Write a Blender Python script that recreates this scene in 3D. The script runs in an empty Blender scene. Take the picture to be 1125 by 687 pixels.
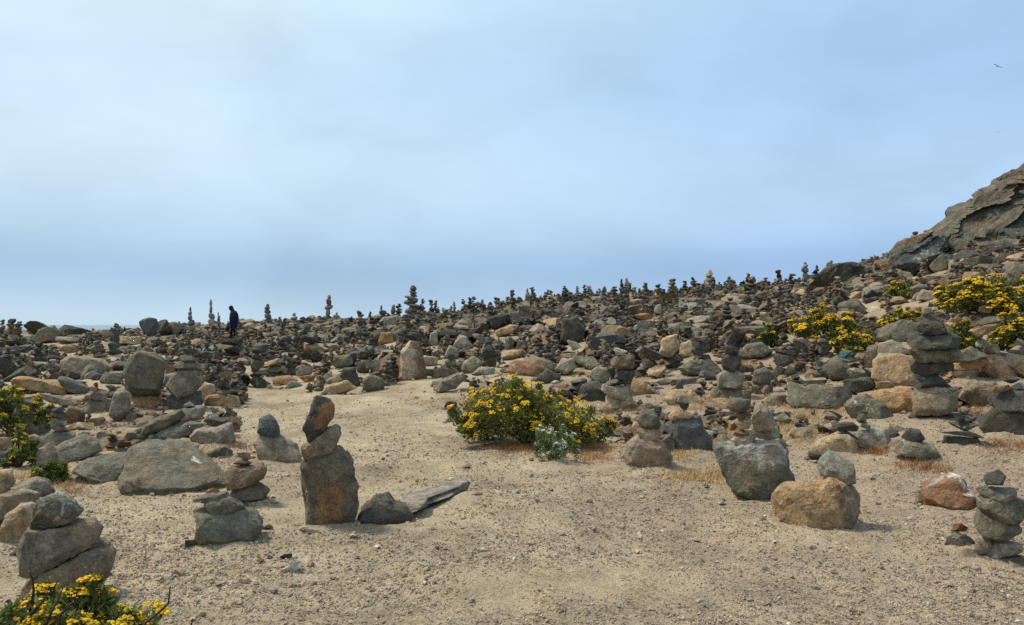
import bpy, bmesh, math, random
import numpy as np
from mathutils import Vector

random.seed(7); RNG = np.random.default_rng(11)
sc = bpy.context.scene
C = sc.collection
R = math.radians

# ------------------------------------------------------------------ camera
FPX, CX, CY, W0, H0 = 850.0, 562.5, 343.5, 1125.0, 687.0
EYE = np.array([0.0, 0.0, 1.55]); PITCH = math.atan(13.5 / FPX)
FWD = np.array([0, math.cos(PITCH), math.sin(PITCH)]); UP = np.array([0, -math.sin(PITCH), math.cos(PITCH)])
cam_d = bpy.data.cameras.new('camera'); cam = bpy.data.objects.new('camera', cam_d); C.objects.link(cam)
cam.location = EYE; cam.rotation_euler = (math.pi / 2 + PITCH, 0, 0)
cam_d.sensor_width = 36; cam_d.lens = 36 * FPX / W0; cam_d.clip_start = 0.05; cam_d.clip_end = 40000
sc.camera = cam

def ray(px, py):
    d = FWD + np.array([(px - CX) / FPX, 0, 0]) - UP * ((py - CY) / FPX)
    return d                                     # scaled so that the step along the view axis is 1
def proj(p):
    q = np.asarray(p, float) - EYE
    t = q @ FWD
    return CX + FPX * q[..., 0] / t, CY - FPX * (q @ UP) / t, t

# ------------------------------------------------------------------ noise
def _h(ix, iy, iz, s):
    h = (ix.astype(np.uint32) * np.uint32(374761393)) ^ (iy.astype(np.uint32) * np.uint32(668265263)) ^ (iz.astype(np.uint32) * np.uint32(2246822519)) ^ np.uint32((s * 3266489917) & 0xffffffff)
    h = (h ^ (h >> np.uint32(13))) * np.uint32(1274126177)
    h = h ^ (h >> np.uint32(16))
    return h.astype(np.float64) / 4294967295.0 * 2 - 1
def vnoise(p, s=0):
    i = np.floor(p).astype(np.int64); f = p - i; f = f * f * f * (f * (f * 6 - 15) + 10)
    x, y, z = i[:, 0], i[:, 1], i[:, 2]; r = 0
    for a in (0, 1):
        for b in (0, 1):
            for c in (0, 1):
                w = (f[:, 0] if a else 1 - f[:, 0]) * (f[:, 1] if b else 1 - f[:, 1]) * (f[:, 2] if c else 1 - f[:, 2])
                r = r + w * _h(x + a, y + b, z + c, s)
    return r
def fbm(p, o=3, s=0, g=0.5):
    r, a = 0, 1.0
    for k in range(o):
        r = r + a * vnoise(p * 2.03 ** k + 17.3 * k, s + k); a *= g
    return r

# ------------------------------------------------------------------ mesh helpers
def mk(name, V, F, mat, col=None, parent=None, smooth=True, sharp=None, loc=(0, 0, 0)):
    V = np.ascontiguousarray(V, np.float32); F = np.asarray(F)
    me = bpy.data.meshes.new(name)
    k = F.shape[1]
    me.vertices.add(len(V)); me.vertices.foreach_set('co', V.ravel())
    me.loops.add(F.size); me.loops.foreach_set('vertex_index', F.astype(np.int32).ravel())
    me.polygons.add(len(F)); me.polygons.foreach_set('loop_start', np.arange(0, F.size, k, dtype=np.int32))
    me.polygons.foreach_set('use_smooth', np.full(len(F), smooth, dtype=bool))
    me.update(calc_edges=True)
    if sharp is not None and smooth: me.set_sharp_from_angle(angle=R(sharp))
    a = me.color_attributes.new('Col', 'FLOAT_COLOR', 'POINT')
    c = np.ones((len(V), 4), np.float32)
    if col is not None: c[:, :3] = col
    a.data.foreach_set('color', c.ravel())
    me.materials.append(mat)
    o = bpy.data.objects.new(name, me); C.objects.link(o); o.location = loc
    if parent is not None: o.parent = parent
    return o
def tag(o, label=None, cat=None, group=None, kind=None):
    if label: o['label'] = label
    if cat: o['category'] = cat
    if group: o['group'] = group
    if kind: o['kind'] = kind
    return o
def empty(name, loc):
    o = bpy.data.objects.new(name, None); C.objects.link(o); o.location = loc; return o

ICO = {}
def ico(n):
    if n not in ICO:
        bm = bmesh.new(); bmesh.ops.create_icosphere(bm, subdivisions=n, radius=1)
        V = np.array([v.co[:] for v in bm.verts]); F = np.array([[v.index for v in f.verts] for f in bm.faces])
        bm.free(); V /= np.linalg.norm(V, axis=1)[:, None]; ICO[n] = (V, F)
    return ICO[n]

# ------------------------------------------------------------------ terrain
PXC = np.array([-400, 100, 255, 400, 480, 600, 700, 850, 930, 1000, 1060, 1180, 1500.])
YR = np.array([0, 5, 7, 9, 11, 14, 18, 23, 28, 36, 46, 50, 56, 75, 110, 200.])
TB = np.array([
 [0,0,0,0,0,.03,.1,.22,.33,.46,.56],[0,0,0,0,0,.05,.15,.27,.38,.5,.58],[0,0,0,0,0,0,.1,.28,.46,.74,1.08],[0,0,0,0,0,0,.15,.42,.7,1.05,1.4],
 [0,0,0,0,0,.03,.25,.6,.9,1.22,1.5],[0,0,0,0,0,.1,.4,.85,1.3,1.9,2.42],[0,0,0,0,.02,.2,.6,1.15,1.65,2.22,2.75],[0,0,0,.03,.12,.45,1.0,1.6,2.1,2.68,3.08],
 [0,0,0,.1,.3,.75,1.4,2.15,2.8,3.5,4.1],[0,0,.03,.22,.5,1.0,1.8,2.75,3.6,4.6,5.2],[0,0,.06,.3,.62,1.25,2.2,3.3,4.3,5.5,6.5],[0,.02,.15,.45,.85,1.6,2.8,4.2,5.6,7.5,9],[0,.05,.3,.7,1.2,2.2,3.8,5.6,7.5,10,12]])
ext = np.stack([TB[:, -1] * 1.0, TB[:, -1] - 1.2, np.full(len(TB), -9.0), np.full(len(TB), -12.), np.full(len(TB), -14.)], 1)
TB = np.concatenate([TB, ext], 1)
UG = np.linspace((-400 - CX) / FPX, (1500 - CX) / FPX, 191); YG = np.linspace(0, 200, 801)
_t = np.array([np.interp(YG, YR, TB[i]) for i in range(len(PXC))])
G = np.array([np.interp(UG, (PXC - CX) / FPX, _t[:, j]) for j in range(len(YG))]).T
for _ in range(6):
    G[1:-1] = (G[:-2] + 2 * G[1:-1] + G[2:]) / 4; G[:, 1:-1] = (G[:, :-2] + 2 * G[:, 1:-1] + G[:, 2:]) / 4
def H(x, y):
    x = np.asarray(x, float); y = np.asarray(y, float)
    yy = np.clip(y, 0, 199.9); u = np.clip(x / np.maximum(y, 4.5), UG[0], UG[-1] - 1e-6)
    a = (u - UG[0]) / (UG[1] - UG[0]); b = yy / (YG[1] - YG[0])
    i = np.clip(a.astype(int), 0, len(UG) - 2); j = np.clip(b.astype(int), 0, len(YG) - 2); a = a - i; b = b - j
    h = (G[i, j] * (1 - a) + G[i + 1, j] * a) * (1 - b) + (G[i, j + 1] * (1 - a) + G[i + 1, j + 1] * a) * b
    side = np.clip((np.abs(x) - 45) / 40, 0, 1); far = np.where(x < 0, side * 12, 0)
    k = np.clip((y - 13) / 14, 0, 1) * np.clip((75 - y) / 20, 0, 1)
    sh = np.shape(h); P = np.stack([np.ravel(x * .33 + h * 0), np.ravel(y * .33 + h * 0), np.full(h.size, .5)], 1)
    return h - far + k * .26 * (fbm(P, 2, 71) + .15).reshape(sh)
def ground_hit(px, py):
    d = ray(px, py); lo = 1.5
    ts = np.concatenate([np.linspace(1.5, 15, 700), np.linspace(15.03, 60, 1200)])
    P = EYE + ts[:, None] * d
    below = P[:, 2] < H(P[:, 0], P[:, 1])
    k = int(np.argmax(below)) if below.any() else len(ts) - 1
    return P[k]

# ------------------------------------------------------------------ materials
def nodes_of(m):
    m.use_nodes = True; nt = m.node_tree; nt.nodes.clear()
    def N(t, **kw):
        n = nt.nodes.new(t)
        for k, v in kw.items():
            if k.startswith('_'): setattr(n, k[1:], v)
            else: n.inputs[k.replace('~', ' ')].default_value = v
        return n
    return nt, N, nt.links.new
def ramp(nt, pts):
    n = nt.nodes.new('ShaderNodeValToRGB'); e = n.color_ramp.elements
    while len(e) < len(pts): e.new(0.5)
    for q, (p, c) in zip(e, pts):
        q.position = p; q.color = (c, c, c, 1) if not isinstance(c, tuple) else c + (1,)
    return n
def mulrgb(nt, L, a, b):
    n = nt.nodes.new('ShaderNodeMix'); n.data_type = 'RGBA'; n.blend_type = 'MULTIPLY'; n.inputs[0].default_value = 1
    L(a, n.inputs[6]); L(b, n.inputs[7]); return n.outputs[2]
def mixrgb(nt, L, f, a, b):
    n = nt.nodes.new('ShaderNodeMix'); n.data_type = 'RGBA'
    for s, v in ((0, f), (6, a), (7, b)):
        if hasattr(v, 'is_linked'): L(v, n.inputs[s])
        else: n.inputs[s].default_value = v if s == 0 else tuple(v) + (1,)
    return n.outputs[2]

def rock_material(name, k=1.0, bump=0.05):
    m = bpy.data.materials.new(name); nt, N, L = nodes_of(m)
    out = N('ShaderNodeOutputMaterial'); bs = N('ShaderNodeBsdfPrincipled', Roughness=0.9)
    bs.inputs['Specular IOR Level'].default_value = 0.25
    oi = N('ShaderNodeObjectInfo'); tc = N('ShaderNodeTexCoord'); at = N('ShaderNodeAttribute', _attribute_name='Col')
    off = N('ShaderNodeVectorMath', _operation='SCALE'); off.inputs[0].default_value = (31, 57, 13); L(oi.outputs['Random'], off.inputs['Scale'])
    ad = N('ShaderNodeVectorMath', _operation='ADD'); L(tc.outputs['Object'], ad.inputs[0]); L(off.outputs[0], ad.inputs[1])
    co = ad.outputs[0]
    base = mulrgb(nt, L, oi.outputs['Color'], at.outputs['Color'])
    def noise(s, d, r):
        n = N('ShaderNodeTexNoise', Scale=s * k, Detail=d, Roughness=r); L(co, n.inputs['Vector']); return n.outputs['Fac']
    a = ramp(nt, [(.30, .40), (.5, 1.0), (.70, 1.75)]); L(noise(8, 14, .76), a.inputs[0])
    c1 = mulrgb(nt, L, base, a.outputs[0])
    st = ramp(nt, [(.45, 0.0), (.66, .5)]); L(noise(3.1, 5, .6), st.inputs[0])      # rusty mineral staining
    rgb = N('ShaderNodeRGB'); rgb.outputs[0].default_value = (1.28, .98, .72, 1); warm = mulrgb(nt, L, c1, rgb.outputs[0])
    c2 = mixrgb(nt, L, st.outputs[0], c1, warm)
    sp = ramp(nt, [(.33, .5), (.47, 1.0), (.57, 1.05), (.70, 1.9)]); L(noise(62, 6, .75), sp.inputs[0])   # grain
    c3 = mulrgb(nt, L, c2, sp.outputs[0])
    vo = N('ShaderNodeTexVoronoi', _feature='DISTANCE_TO_EDGE', Scale=4.2 * k)
    wn = N('ShaderNodeTexNoise', Scale=6 * k, Detail=4); L(co, wn.inputs['Vector'])
    wv = N('ShaderNodeVectorMath', _operation='MULTIPLY_ADD'); L(wn.outputs['Color'], wv.inputs[0]); wv.inputs[1].default_value = (.35 / k,) * 3; L(co, wv.inputs[2])
    L(wv.outputs[0], vo.inputs['Vector'])
    cr = ramp(nt, [(0.0, .45), (.035, 1.0)]); L(vo.outputs['Distance'], cr.inputs[0])
    c3b = mixrgb(nt, L, .55, c3, mulrgb(nt, L, c3, cr.outputs[0]))
    lv = N('ShaderNodeTexVoronoi', Scale=26 * k); L(wv.outputs[0], lv.inputs['Vector']); lr = ramp(nt, [(.16, .8), (.24, 0.0)]); L(lv.outputs['Distance'], lr.inputs[0])
    lm = ramp(nt, [(.52, 0.0), (.60, 1.0)]); L(noise(2.3, 5, .65), lm.inputs[0]); lx = N('ShaderNodeMath', _operation='MULTIPLY'); L(lr.outputs[0], lx.inputs[0]); L(lm.outputs[0], lx.inputs[1])
    c4 = mixrgb(nt, L, lx.outputs[0], c3b, (.30, .29, .24))
    vv = N('ShaderNodeTexVoronoi', _feature='DISTANCE_TO_EDGE', Scale=1.9 * k); L(wv.outputs[0], vv.inputs['Vector'])       # pale mineral veins in some stones
    vr = ramp(nt, [(.006, .75), (.016, 0.0)]); L(vv.outputs['Distance'], vr.inputs[0])
    gt = N('ShaderNodeMath', _operation='GREATER_THAN'); L(oi.outputs['Random'], gt.inputs[0]); gt.inputs[1].default_value = .62
    vm = ramp(nt, [(.48, 0.0), (.56, 1.0)]); L(noise(4.0, 4, .6), vm.inputs[0])
    x1 = N('ShaderNodeMath', _operation='MULTIPLY'); L(vr.outputs[0], x1.inputs[0]); L(gt.outputs[0], x1.inputs[1])
    x2 = N('ShaderNodeMath', _operation='MULTIPLY'); L(x1.outputs[0], x2.inputs[0]); L(vm.outputs[0], x2.inputs[1])
    c4 = mixrgb(nt, L, x2.outputs[0], c4, (.44, .41, .35))
    L(c4, bs.inputs['Base Color'])
    b1 = N('ShaderNodeBump', Strength=.95, Distance=bump); L(noise(10, 12, .66), b1.inputs['Height'])
    b2 = N('ShaderNodeBump', Strength=.35, Distance=bump * .5); L(cr.outputs[0], b2.inputs['Height']); L(b1.outputs[0], b2.inputs['Normal'])
    b3 = N('ShaderNodeBump', Strength=.6, Distance=bump * .14); L(noise(85, 6, .7), b3.inputs['Height']); L(b2.outputs[0], b3.inputs['Normal'])
    L(b3.outputs[0], bs.inputs['Normal']); L(bs.outputs[0], out.inputs[0])
    return m
M_ROCK = rock_material('rock'); M_CLIFF = rock_material('cliff_rock', 0.28, 0.14)

def simple_mat(name, col, rough=.8, var=.35, scale=30, trans=0.0, spec=.2):
    m = bpy.data.materials.new(name); nt, N, L = nodes_of(m)
    out = N('ShaderNodeOutputMaterial'); bs = N('ShaderNodeBsdfPrincipled', Roughness=rough); bs.inputs['Specular IOR Level'].default_value = spec
    at = N('ShaderNodeAttribute', _attribute_name='Col'); tc = N('ShaderNodeTexCoord')
    n = N('ShaderNodeTexNoise', Scale=scale, Detail=3); L(tc.outputs['Object'], n.inputs['Vector'])
    r = ramp(nt, [(.3, 1 - var), (.7, 1 + var)]); L(n.outputs['Fac'], r.inputs[0])
    rgb = N('ShaderNodeRGB'); rgb.outputs[0].default_value = tuple(col) + (1,)
    c = mulrgb(nt, L, mulrgb(nt, L, rgb.outputs[0], at.outputs['Color']), r.outputs[0])
    L(c, bs.inputs['Base Color'])
    if trans:
        tr = N('ShaderNodeBsdfTranslucent'); L(c, tr.inputs['Color']); mx = N('ShaderNodeMixShader', Fac=trans)
        L(bs.outputs[0], mx.inputs[1]); L(tr.outputs[0], mx.inputs[2]); L(mx.outputs[0], out.inputs[0])
    else: L(bs.outputs[0], out.inputs[0])
    return m
M_LEAF = simple_mat('leaf', (1, 1, 1), .6, .25, 20, .3); M_PETAL = simple_mat('petal', (1, 1, 1), .6, .15, 60, .25)
M_TWIG = simple_mat('twig_bark', (.045, .035, .03), .9); M_STRAW = simple_mat('straw', (1, 1, 1), .85, .2, 10, .2)
M_PEB = simple_mat('pebble', (1, 1, 1), .9, .3, 120)

def ground_material():
    m = bpy.data.materials.new('sandy_gravel'); nt, N, L = nodes_of(m)
    out = N('ShaderNodeOutputMaterial'); bs = N('ShaderNodeBsdfPrincipled', Roughness=.95); bs.inputs['Specular IOR Level'].default_value = .1
    tc = N('ShaderNodeTexCoord'); co = tc.outputs['Object']
    def noise(s, d, r):
        n = N('ShaderNodeTexNoise', Scale=s, Detail=d, Roughness=r); L(co, n.inputs['Vector']); return n.outputs['Fac']
    big = ramp(nt, [(.34, (.245, .194, .126)), (.47, (.345, .276, .178)), (.64, (.42, .340, .220))]); L(noise(.55, 5, .6), big.inputs[0])
    # reddish soil towards the right and the field
    sx = N('ShaderNodeSeparateXYZ'); L(co, sx.inputs[0])
    mr = N('ShaderNodeMapRange'); mr.inputs[1].default_value = -.5; mr.inputs[2].default_value = 3.5; mr.inputs[4].default_value = .75
    nn = N('ShaderNodeMath', _operation='MULTIPLY_ADD'); L(noise(.8, 4, .6), nn.inputs[0]); nn.inputs[1].default_value = 3.0; L(sx.outputs[0], nn.inputs[2])
    sb = N('ShaderNodeMath', _operation='SUBTRACT'); L(nn.outputs[0], sb.inputs[0]); sb.inputs[1].default_value = 1.5
    L(sb.outputs[0], mr.inputs[0])
    c0 = mixrgb(nt, L, mr.outputs[0], big.outputs[0], (.320, .240, .165))
    mid = ramp(nt, [(.32, .80), (.5, 1.0), (.68, 1.16)]); L(noise(2.6, 6, .62), mid.inputs[0]); c0 = mulrgb(nt, L, c0, mid.outputs[0])
    fine = ramp(nt, [(.30, .42), (.45, .96), (.56, 1.04), (.72, 1.5)]); L(noise(42, 8, .72), fine.inputs[0])
    c1 = mulrgb(nt, L, c0, fine.outputs[0])
    v = N('ShaderNodeTexVoronoi', Scale=75.0); L(co, v.inputs['Vector'])
    sep = N('ShaderNodeSeparateColor'); L(v.outputs['Color'], sep.inputs[0])
    pc = ramp(nt, [(.0, (.42, .40, .36)), (.3, (.9, .85, .8)), (.7, (1.05, 1.02, 1.0)), (1.0, (1.35, 1.3, 1.25))]); L(sep.outputs[0], pc.inputs[0])
    mask = ramp(nt, [(.44, 0.0), (.60, .95)]); L(noise(3.2, 5, .65), mask.inputs[0])
    c2 = mixrgb(nt, L, mask.outputs[0], c1, mulrgb(nt, L, c1, pc.outputs[0]))
    L(c2, bs.inputs['Base Color'])
    b1 = N('ShaderNodeBump', Strength=.75, Distance=.045); L(noise(9, 10, .7), b1.inputs['Height'])
    b2 = N('ShaderNodeBump', Strength=.7, Distance=.014); L(v.outputs['Distance'], b2.inputs['Height']); L(b1.outputs[0], b2.inputs['Normal'])
    b3 = N('ShaderNodeBump', Strength=.7, Distance=.008); L(noise(70, 6, .75), b3.inputs['Height']); L(b2.outputs[0], b3.inputs['Normal'])
    L(b3.outputs[0], bs.inputs['Normal']); L(bs.outputs[0], out.inputs[0])
    return m
M_GROUND = ground_material()

# ------------------------------------------------------------------ ground and sea
def build_ground():
    yv = np.concatenate([np.linspace(-40, -3, 14), np.linspace(-2, 3, 14), 3 + 47 * np.linspace(0.004, 1, 330) ** 1.7, np.linspace(51, 110, 40), np.linspace(120, 200, 9)])
    s = np.linspace(-1, 1, 421); s = np.sign(s) * np.abs(s) ** 1.05
    X = s[None, :] * (7 + 1.6 * np.abs(yv)[:, None]); Y = np.repeat(yv[:, None], len(s), 1)
    Z = H(X, Y)
    P = np.stack([X.ravel(), Y.ravel(), np.zeros(X.size)], 1)
    b = .05 * fbm(P * .9, 3, 5) + .018 * fbm(P * 5, 3, 9) + .010 * fbm(P * 16, 2, 13)
    Z = Z.ravel() + b
    xf, yf = X.ravel(), Y.ravel()
    for x0, y0, x1, y1, t, ob, wd in HERO:          # sand banked up round the stones' feet
        if t > 16 or ob is None: continue
        h_ = ground_hit((x0 + x1) / 2, y1)
        if abs((h_ - EYE) @ FWD - t) > .8: continue
        c_ = EYE + ray((x0 + x1) / 2, y1) * t; r_ = (x1 - x0) * t / FPX * .5
        k_ = np.where((np.abs(xf - c_[0]) < r_ + .5) & (np.abs(yf - c_[1]) < r_ + .5))[0]
        d_ = np.hypot(xf[k_] - c_[0], (yf[k_] - c_[1]) * 1.25) / max(r_, .05)
        Z[k_] += min(.020, .07 * r_ + .003) * np.exp(-np.clip(d_ - .8, 0, 9) ** 2 / .18) * (.75 + .5 * fbm(P[k_] * 7, 2, 3))
    n, k = len(yv), len(s)
    i = np.arange(n * k).reshape(n, k)
    F = np.stack([i[:-1, :-1].ravel(), i[:-1, 1:].ravel(), i[1:, 1:].ravel(), i[1:, :-1].ravel()], 1)
    o = mk('ground', np.stack([X.ravel(), Y.ravel(), Z], 1), F, M_GROUND)
    tag(o, 'pale sandy gravel ground rising into the stony slope', None, None, 'structure')
m = bpy.data.materials.new('sea_water'); nt, N, L = nodes_of(m)
out = N('ShaderNodeOutputMaterial'); bs = N('ShaderNodeBsdfPrincipled', Roughness=.35); bs.inputs['Base Color'].default_value = (.10, .17, .22, 1)
tc = N('ShaderNodeTexCoord'); n = N('ShaderNodeTexNoise', Scale=.12, Detail=6); L(tc.outputs['Object'], n.inputs['Vector'])
bp = N('ShaderNodeBump', Strength=.5, Distance=1.2); L(n.outputs['Fac'], bp.inputs['Height']); L(bp.outputs[0], bs.inputs['Normal']); L(bs.outputs[0], out.inputs[0])
ang = np.linspace(0, 2 * math.pi, 97)[:-1]; rr = np.array([0, 40, 90, 200, 500, 1500, 5000, 16000])
V = np.array([[r * math.cos(a), r * math.sin(a), -6.0] for r in rr for a in ang]); ii = np.arange(len(V)).reshape(len(rr), 96)
F = np.stack([ii[:-1].ravel(), ii[1:].ravel(), np.roll(ii, -1, 1)[1:].ravel(), np.roll(ii, -1, 1)[:-1].ravel()], 1)
tag(mk('sea', V, F, m), 'grey-blue sea along the horizon behind the rocks', None, None, 'structure')

# ------------------------------------------------------------------ rocks
COL = {'G': ((.165, .155, .125), 'grey-green'), 'D': ((.085, .082, .072), 'dark grey'), 'L': ((.285, .265, .225), 'pale grey'), 'B': ((.20, .145, .095), 'brown'),
       'T': ((.40, .30, .20), 'tan'), 'O': ((.34, .225, .125), 'ochre'), 'R': ((.26, .145, .085), 'rust-red'), 'P': ((.34, .27, .215), 'pinkish'), 'K': ((.10, .108, .112), 'blue-grey'),
       'W': ((.50, .46, .38), 'whitish'), 'U': ((.235, .128, .062), 'rusty'), 'V': ((.15, .14, .122), 'grey'), 'Z': ((.85, .78, .66), 'pale'), 'C': ((.075, .19, .20), 'teal'), 'M': ((.24, .205, .16), 'brownish grey')}
def jit(c, rs, a=.12):
    v = 1 + rs.uniform(-a, a); w = rs.uniform(-.05, .05)
    return (c[0] * v * (1 + w), c[1] * v, c[2] * v * (1 - w))
def facet(V, rs, n, lo, hi, ymin=0.0):
    for _ in range(n):
        while True:
            d = rs.normal(size=3); d /= np.linalg.norm(d)
            if abs(d[1]) >= ymin: break
        t = V @ d; h = t.max() * rs.uniform(lo, hi)
        V = V - np.maximum(t - h, 0)[:, None] * d
    return V
def rough(V, rs, amp, freq):
    s = int(rs.integers(1 << 20)); c = V.mean(0); sz = np.ptp(V, 0).max(); d = V - c
    n = d / np.maximum(np.linalg.norm(d, axis=1), 1e-9)[:, None]
    q = V / sz * freq
    r = fbm(q, 4, s, .55)
    rid = 1 - np.abs(fbm(q * .7 + 5, 2, s + 9)) * 1.6
    return V + n * (sz * amp * (r + .5 * np.minimum(rid - .6, 0)))[:, None]
def chip(V, rs, lvl):
    if lvl < 3: return V
    c = V.mean(0); sz = np.ptp(V, 0).max(); d = V - c; n = d / np.maximum(np.linalg.norm(d, axis=1), 1e-9)[:, None]; s = int(rs.integers(1 << 20))
    q = V / sz
    step = np.floor(fbm(q * 5, 2, s) * 3.2) / 3.2                      # broken steps along the faces
    r = .012 * step + .007 * fbm(q * 9, 3, s + 5, .6) + (.005 * fbm(q * 24, 2, s + 8) if lvl >= 5 else 0)
    return V + n * (sz * r)[:, None]
def poly_rock(pts, depth, seed, lvl, amp=.04, cuts=8, lean=None):
    """pts: outline in metres (x, z) about the rock's centre; a solid with that outline and its own thickness."""
    rs = np.random.default_rng(seed); S, F = ico(lvl)
    a = np.asarray(pts, float)
    rho = np.sqrt(S[:, 0] ** 2 + S[:, 2] ** 2); th = np.arctan2(S[:, 2], S[:, 0]); c, s = np.cos(th), np.sin(th)
    Rr = np.zeros(len(S))
    for p, q in zip(a, np.roll(a, -1, 0)):
        e = q - p; den = c * e[1] - s * e[0]; den = np.where(np.abs(den) < 1e-12, 1e-12, den)
        t = (p[0] * e[1] - p[1] * e[0]) / den
        u = (p[0] * s - p[1] * c) / -(e[0] * s - e[1] * c + 1e-15)
        ok = (t > 0) & (u >= -1e-6) & (u <= 1 + 1e-6); Rr = np.where(ok & (t > Rr), t, Rr)
    Rr = np.where(Rr <= 0, np.median(Rr), Rr)
    f = rho ** .34; y = np.sign(S[:, 1]) * np.abs(S[:, 1]) ** .62
    V = np.stack([f * Rr * c, y * depth / 2, f * Rr * s], 1)
    hh = np.ptp(a[:, 1]); ww = np.ptp(a[:, 0])
    V[:, 1] += V[:, 2] * depth / hh * (lean if lean is not None else rs.uniform(.12, .55)) + V[:, 0] * depth / ww * rs.uniform(-.3, .3)     # faces lean back and turn
    V = rough(V, rs, amp, rs.uniform(2.5, 4))
    V = facet(V, rs, cuts, .74, .95, .6)
    V = facet(V, rs, 5, .89, .97, .2)
    V = facet(V, rs, 12, .93, .985)
    return chip(V, rs, lvl), F
def free_rock(w, d, h, seed, lvl, amp=.05, cuts=11):
    rs = np.random.default_rng(seed); S, F = ico(lvl)
    V = np.sign(S) * np.abs(S) ** .8
    if lvl >= 2: V = rough(V, rs, amp, rs.uniform(2.2, 4))
    V = facet(V, rs, cuts, .34, .68)
    if lvl >= 2: V = facet(V, rs, 5, .90, .985)
    V = chip(V, rs, lvl)
    lo, hi = V.min(0), V.max(0)
    return (V - (lo + hi) / 2) / (hi - lo) * np.array([w, d, h]), F
def in_poly(px, py, poly):
    r = np.zeros(np.shape(px), bool); P = list(poly)
    for (x0, y0), (x1, y1) in zip(P, P[1:] + P[:1]):
        if y0 == y1: continue
        r ^= ((y0 > py) != (y1 > py)) & (px < (x1 - x0) * (py - y0) / (y1 - y0) + x0)
    return r

HERO = []           # placed rocks: (px0, py0, px1, py1, distance, object)
NROCK = [0]
def place_rock(spec, dist=None, row=None, label=None, cat='rock', name='rock', group=None, mat=None, thick=None, patches=(), lvl=None, amp=None, cuts=None, seed=None, lean=None):
    """spec: 'G:x,y x,y ...' an outline, or 'G cx cy w h [tilt]'. Stands where its lowest outline point meets the ground."""
    NROCK[0] += 1; sd = seed or (1000 + NROCK[0] * 7); rs = np.random.default_rng(sd)
    if ':' in spec:
        code, t = spec.split(':'); code = code.strip(); pts = np.array([[float(v) for v in p.split(',')] for p in t.split()])
        tilt = 0; box = None
        x0, y0 = pts.min(0); x1, y1 = pts.max(0)
    else:
        p = spec.split(); code = p[0]; cx, cy, w, h = map(float, p[1:5]); tilt = float(p[5]) if len(p) > 5 else float(rs.uniform(-7, 7))
        x0, x1, y0, y1 = cx - w / 2, cx + w / 2, cy - h / 2, cy + h / 2; pts = None
    pw, ph = x1 - x0, y1 - y0; mx = (x0 + x1) / 2
    k = thick if thick else (.8 if pw < 1.5 * ph else .72)
    if dist is None:
        hit = ground_hit(mx, row if row is not None else y1)
        d0 = (hit - EYE) @ FWD
        if d0 > 50: print('MISSED GROUND', spec, label)
        dist = d0 * (1 + .42 * k * pw / FPX)
    mpp = dist / FPX; wm, hm = pw * mpp, ph * mpp; dm = k * wm if wm < 2.2 * hm else max(.5 * wm, 1.1 * hm)
    if lvl is None: lvl = 6 if pw * ph > 5200 else 5 if pw * ph > 700 else 4 if pw * ph > 200 else 3
    ctr = EYE + ray(mx, (y0 + y1) / 2) * dist
    kw = {}
    if spec.startswith('O:854'): cuts, lean = 3, .12
    if spec.startswith('G:335'): cuts, lean = 5, .10
    if amp: kw['amp'] = amp
    if cuts: kw['cuts'] = cuts
    if lean is not None: kw['lean'] = lean
    if pts is not None:
        c0 = np.array([mx, (y0 + y1) / 2]); q = (pts - c0) * np.array([1, -1]) * mpp
        # area centroid keeps the outline star shaped about its middle
        X, Z = q[:, 0], q[:, 1]; X1, Z1 = np.roll(X, -1), np.roll(Z, -1); cr = X * Z1 - X1 * Z; A = cr.sum() / 2
        cen = np.array([((X + X1) * cr).sum(), ((Z + Z1) * cr).sum()]) / (6 * A)
        V, F = poly_rock((q - cen) * 1.07, dm, sd, lvl, **kw); V = V + np.array([cen[0], 0, cen[1]])
    else:
        V, F = free_rock(wm * 1.05, dm, hm * 1.18, sd, lvl, **kw)
        a = R(-tilt); c, s = math.cos(a), math.sin(a); V = np.stack([V[:, 0] * c - V[:, 2] * s, V[:, 1], V[:, 0] * s + V[:, 2] * c], 1)
    az = math.atan2(ctr[0], ctr[1]); c, s = math.cos(-az), math.sin(-az)
    base, word = COL[code]; base = (base[0] * .86, base[1] * .81, base[2] * .685)
    col = np.ones((len(V), 3)); bc = jit(base, rs)
    for code2, poly in patches:      # areas where the stone itself is another colour
        pp = V[:, [0, 2]] / mpp * np.array([1, -1]) + np.array([mx, (y0 + y1) / 2])
        nz = fbm(V / mpp * .10, 2, sd + 3) * 3.2 + fbm(V / mpp * .42, 3, sd + 4) * 2.6
        if np.ptp([v[0] for v in poly]) < 6: nz = nz * 0
        ins = in_poly(pp[:, 0] + nz, pp[:, 1] - nz, poly) & (V[:, 1] < dm * .2)
        col[ins] = np.array(COL[code2][0]) / np.array(bc)
    V = np.stack([V[:, 0] * c - V[:, 1] * s, V[:, 0] * s + V[:, 1] * c, V[:, 2]], 1)
    o = mk(name, V, F, mat or M_ROCK, col, sharp=22, loc=ctr); o.color = tuple(bc) + (1,)
    tag(o, label, cat, group)
    HERO.append((x0, y0, x1, y1, dist, o, word))
    return o, dist, pw / max(ph, 1), word
ORD = ['lowest', 'second from bottom', 'third from bottom', 'fourth from bottom', 'fifth from bottom', 'sixth from bottom', 'seventh from bottom', 'eighth from bottom', 'ninth from bottom', 'tenth from bottom', 'eleventh from bottom']
def shape_word(r): return 'thin flat' if r > 3.4 else 'flat' if r > 1.9 else 'upright' if r < .8 else 'chunky'
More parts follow.
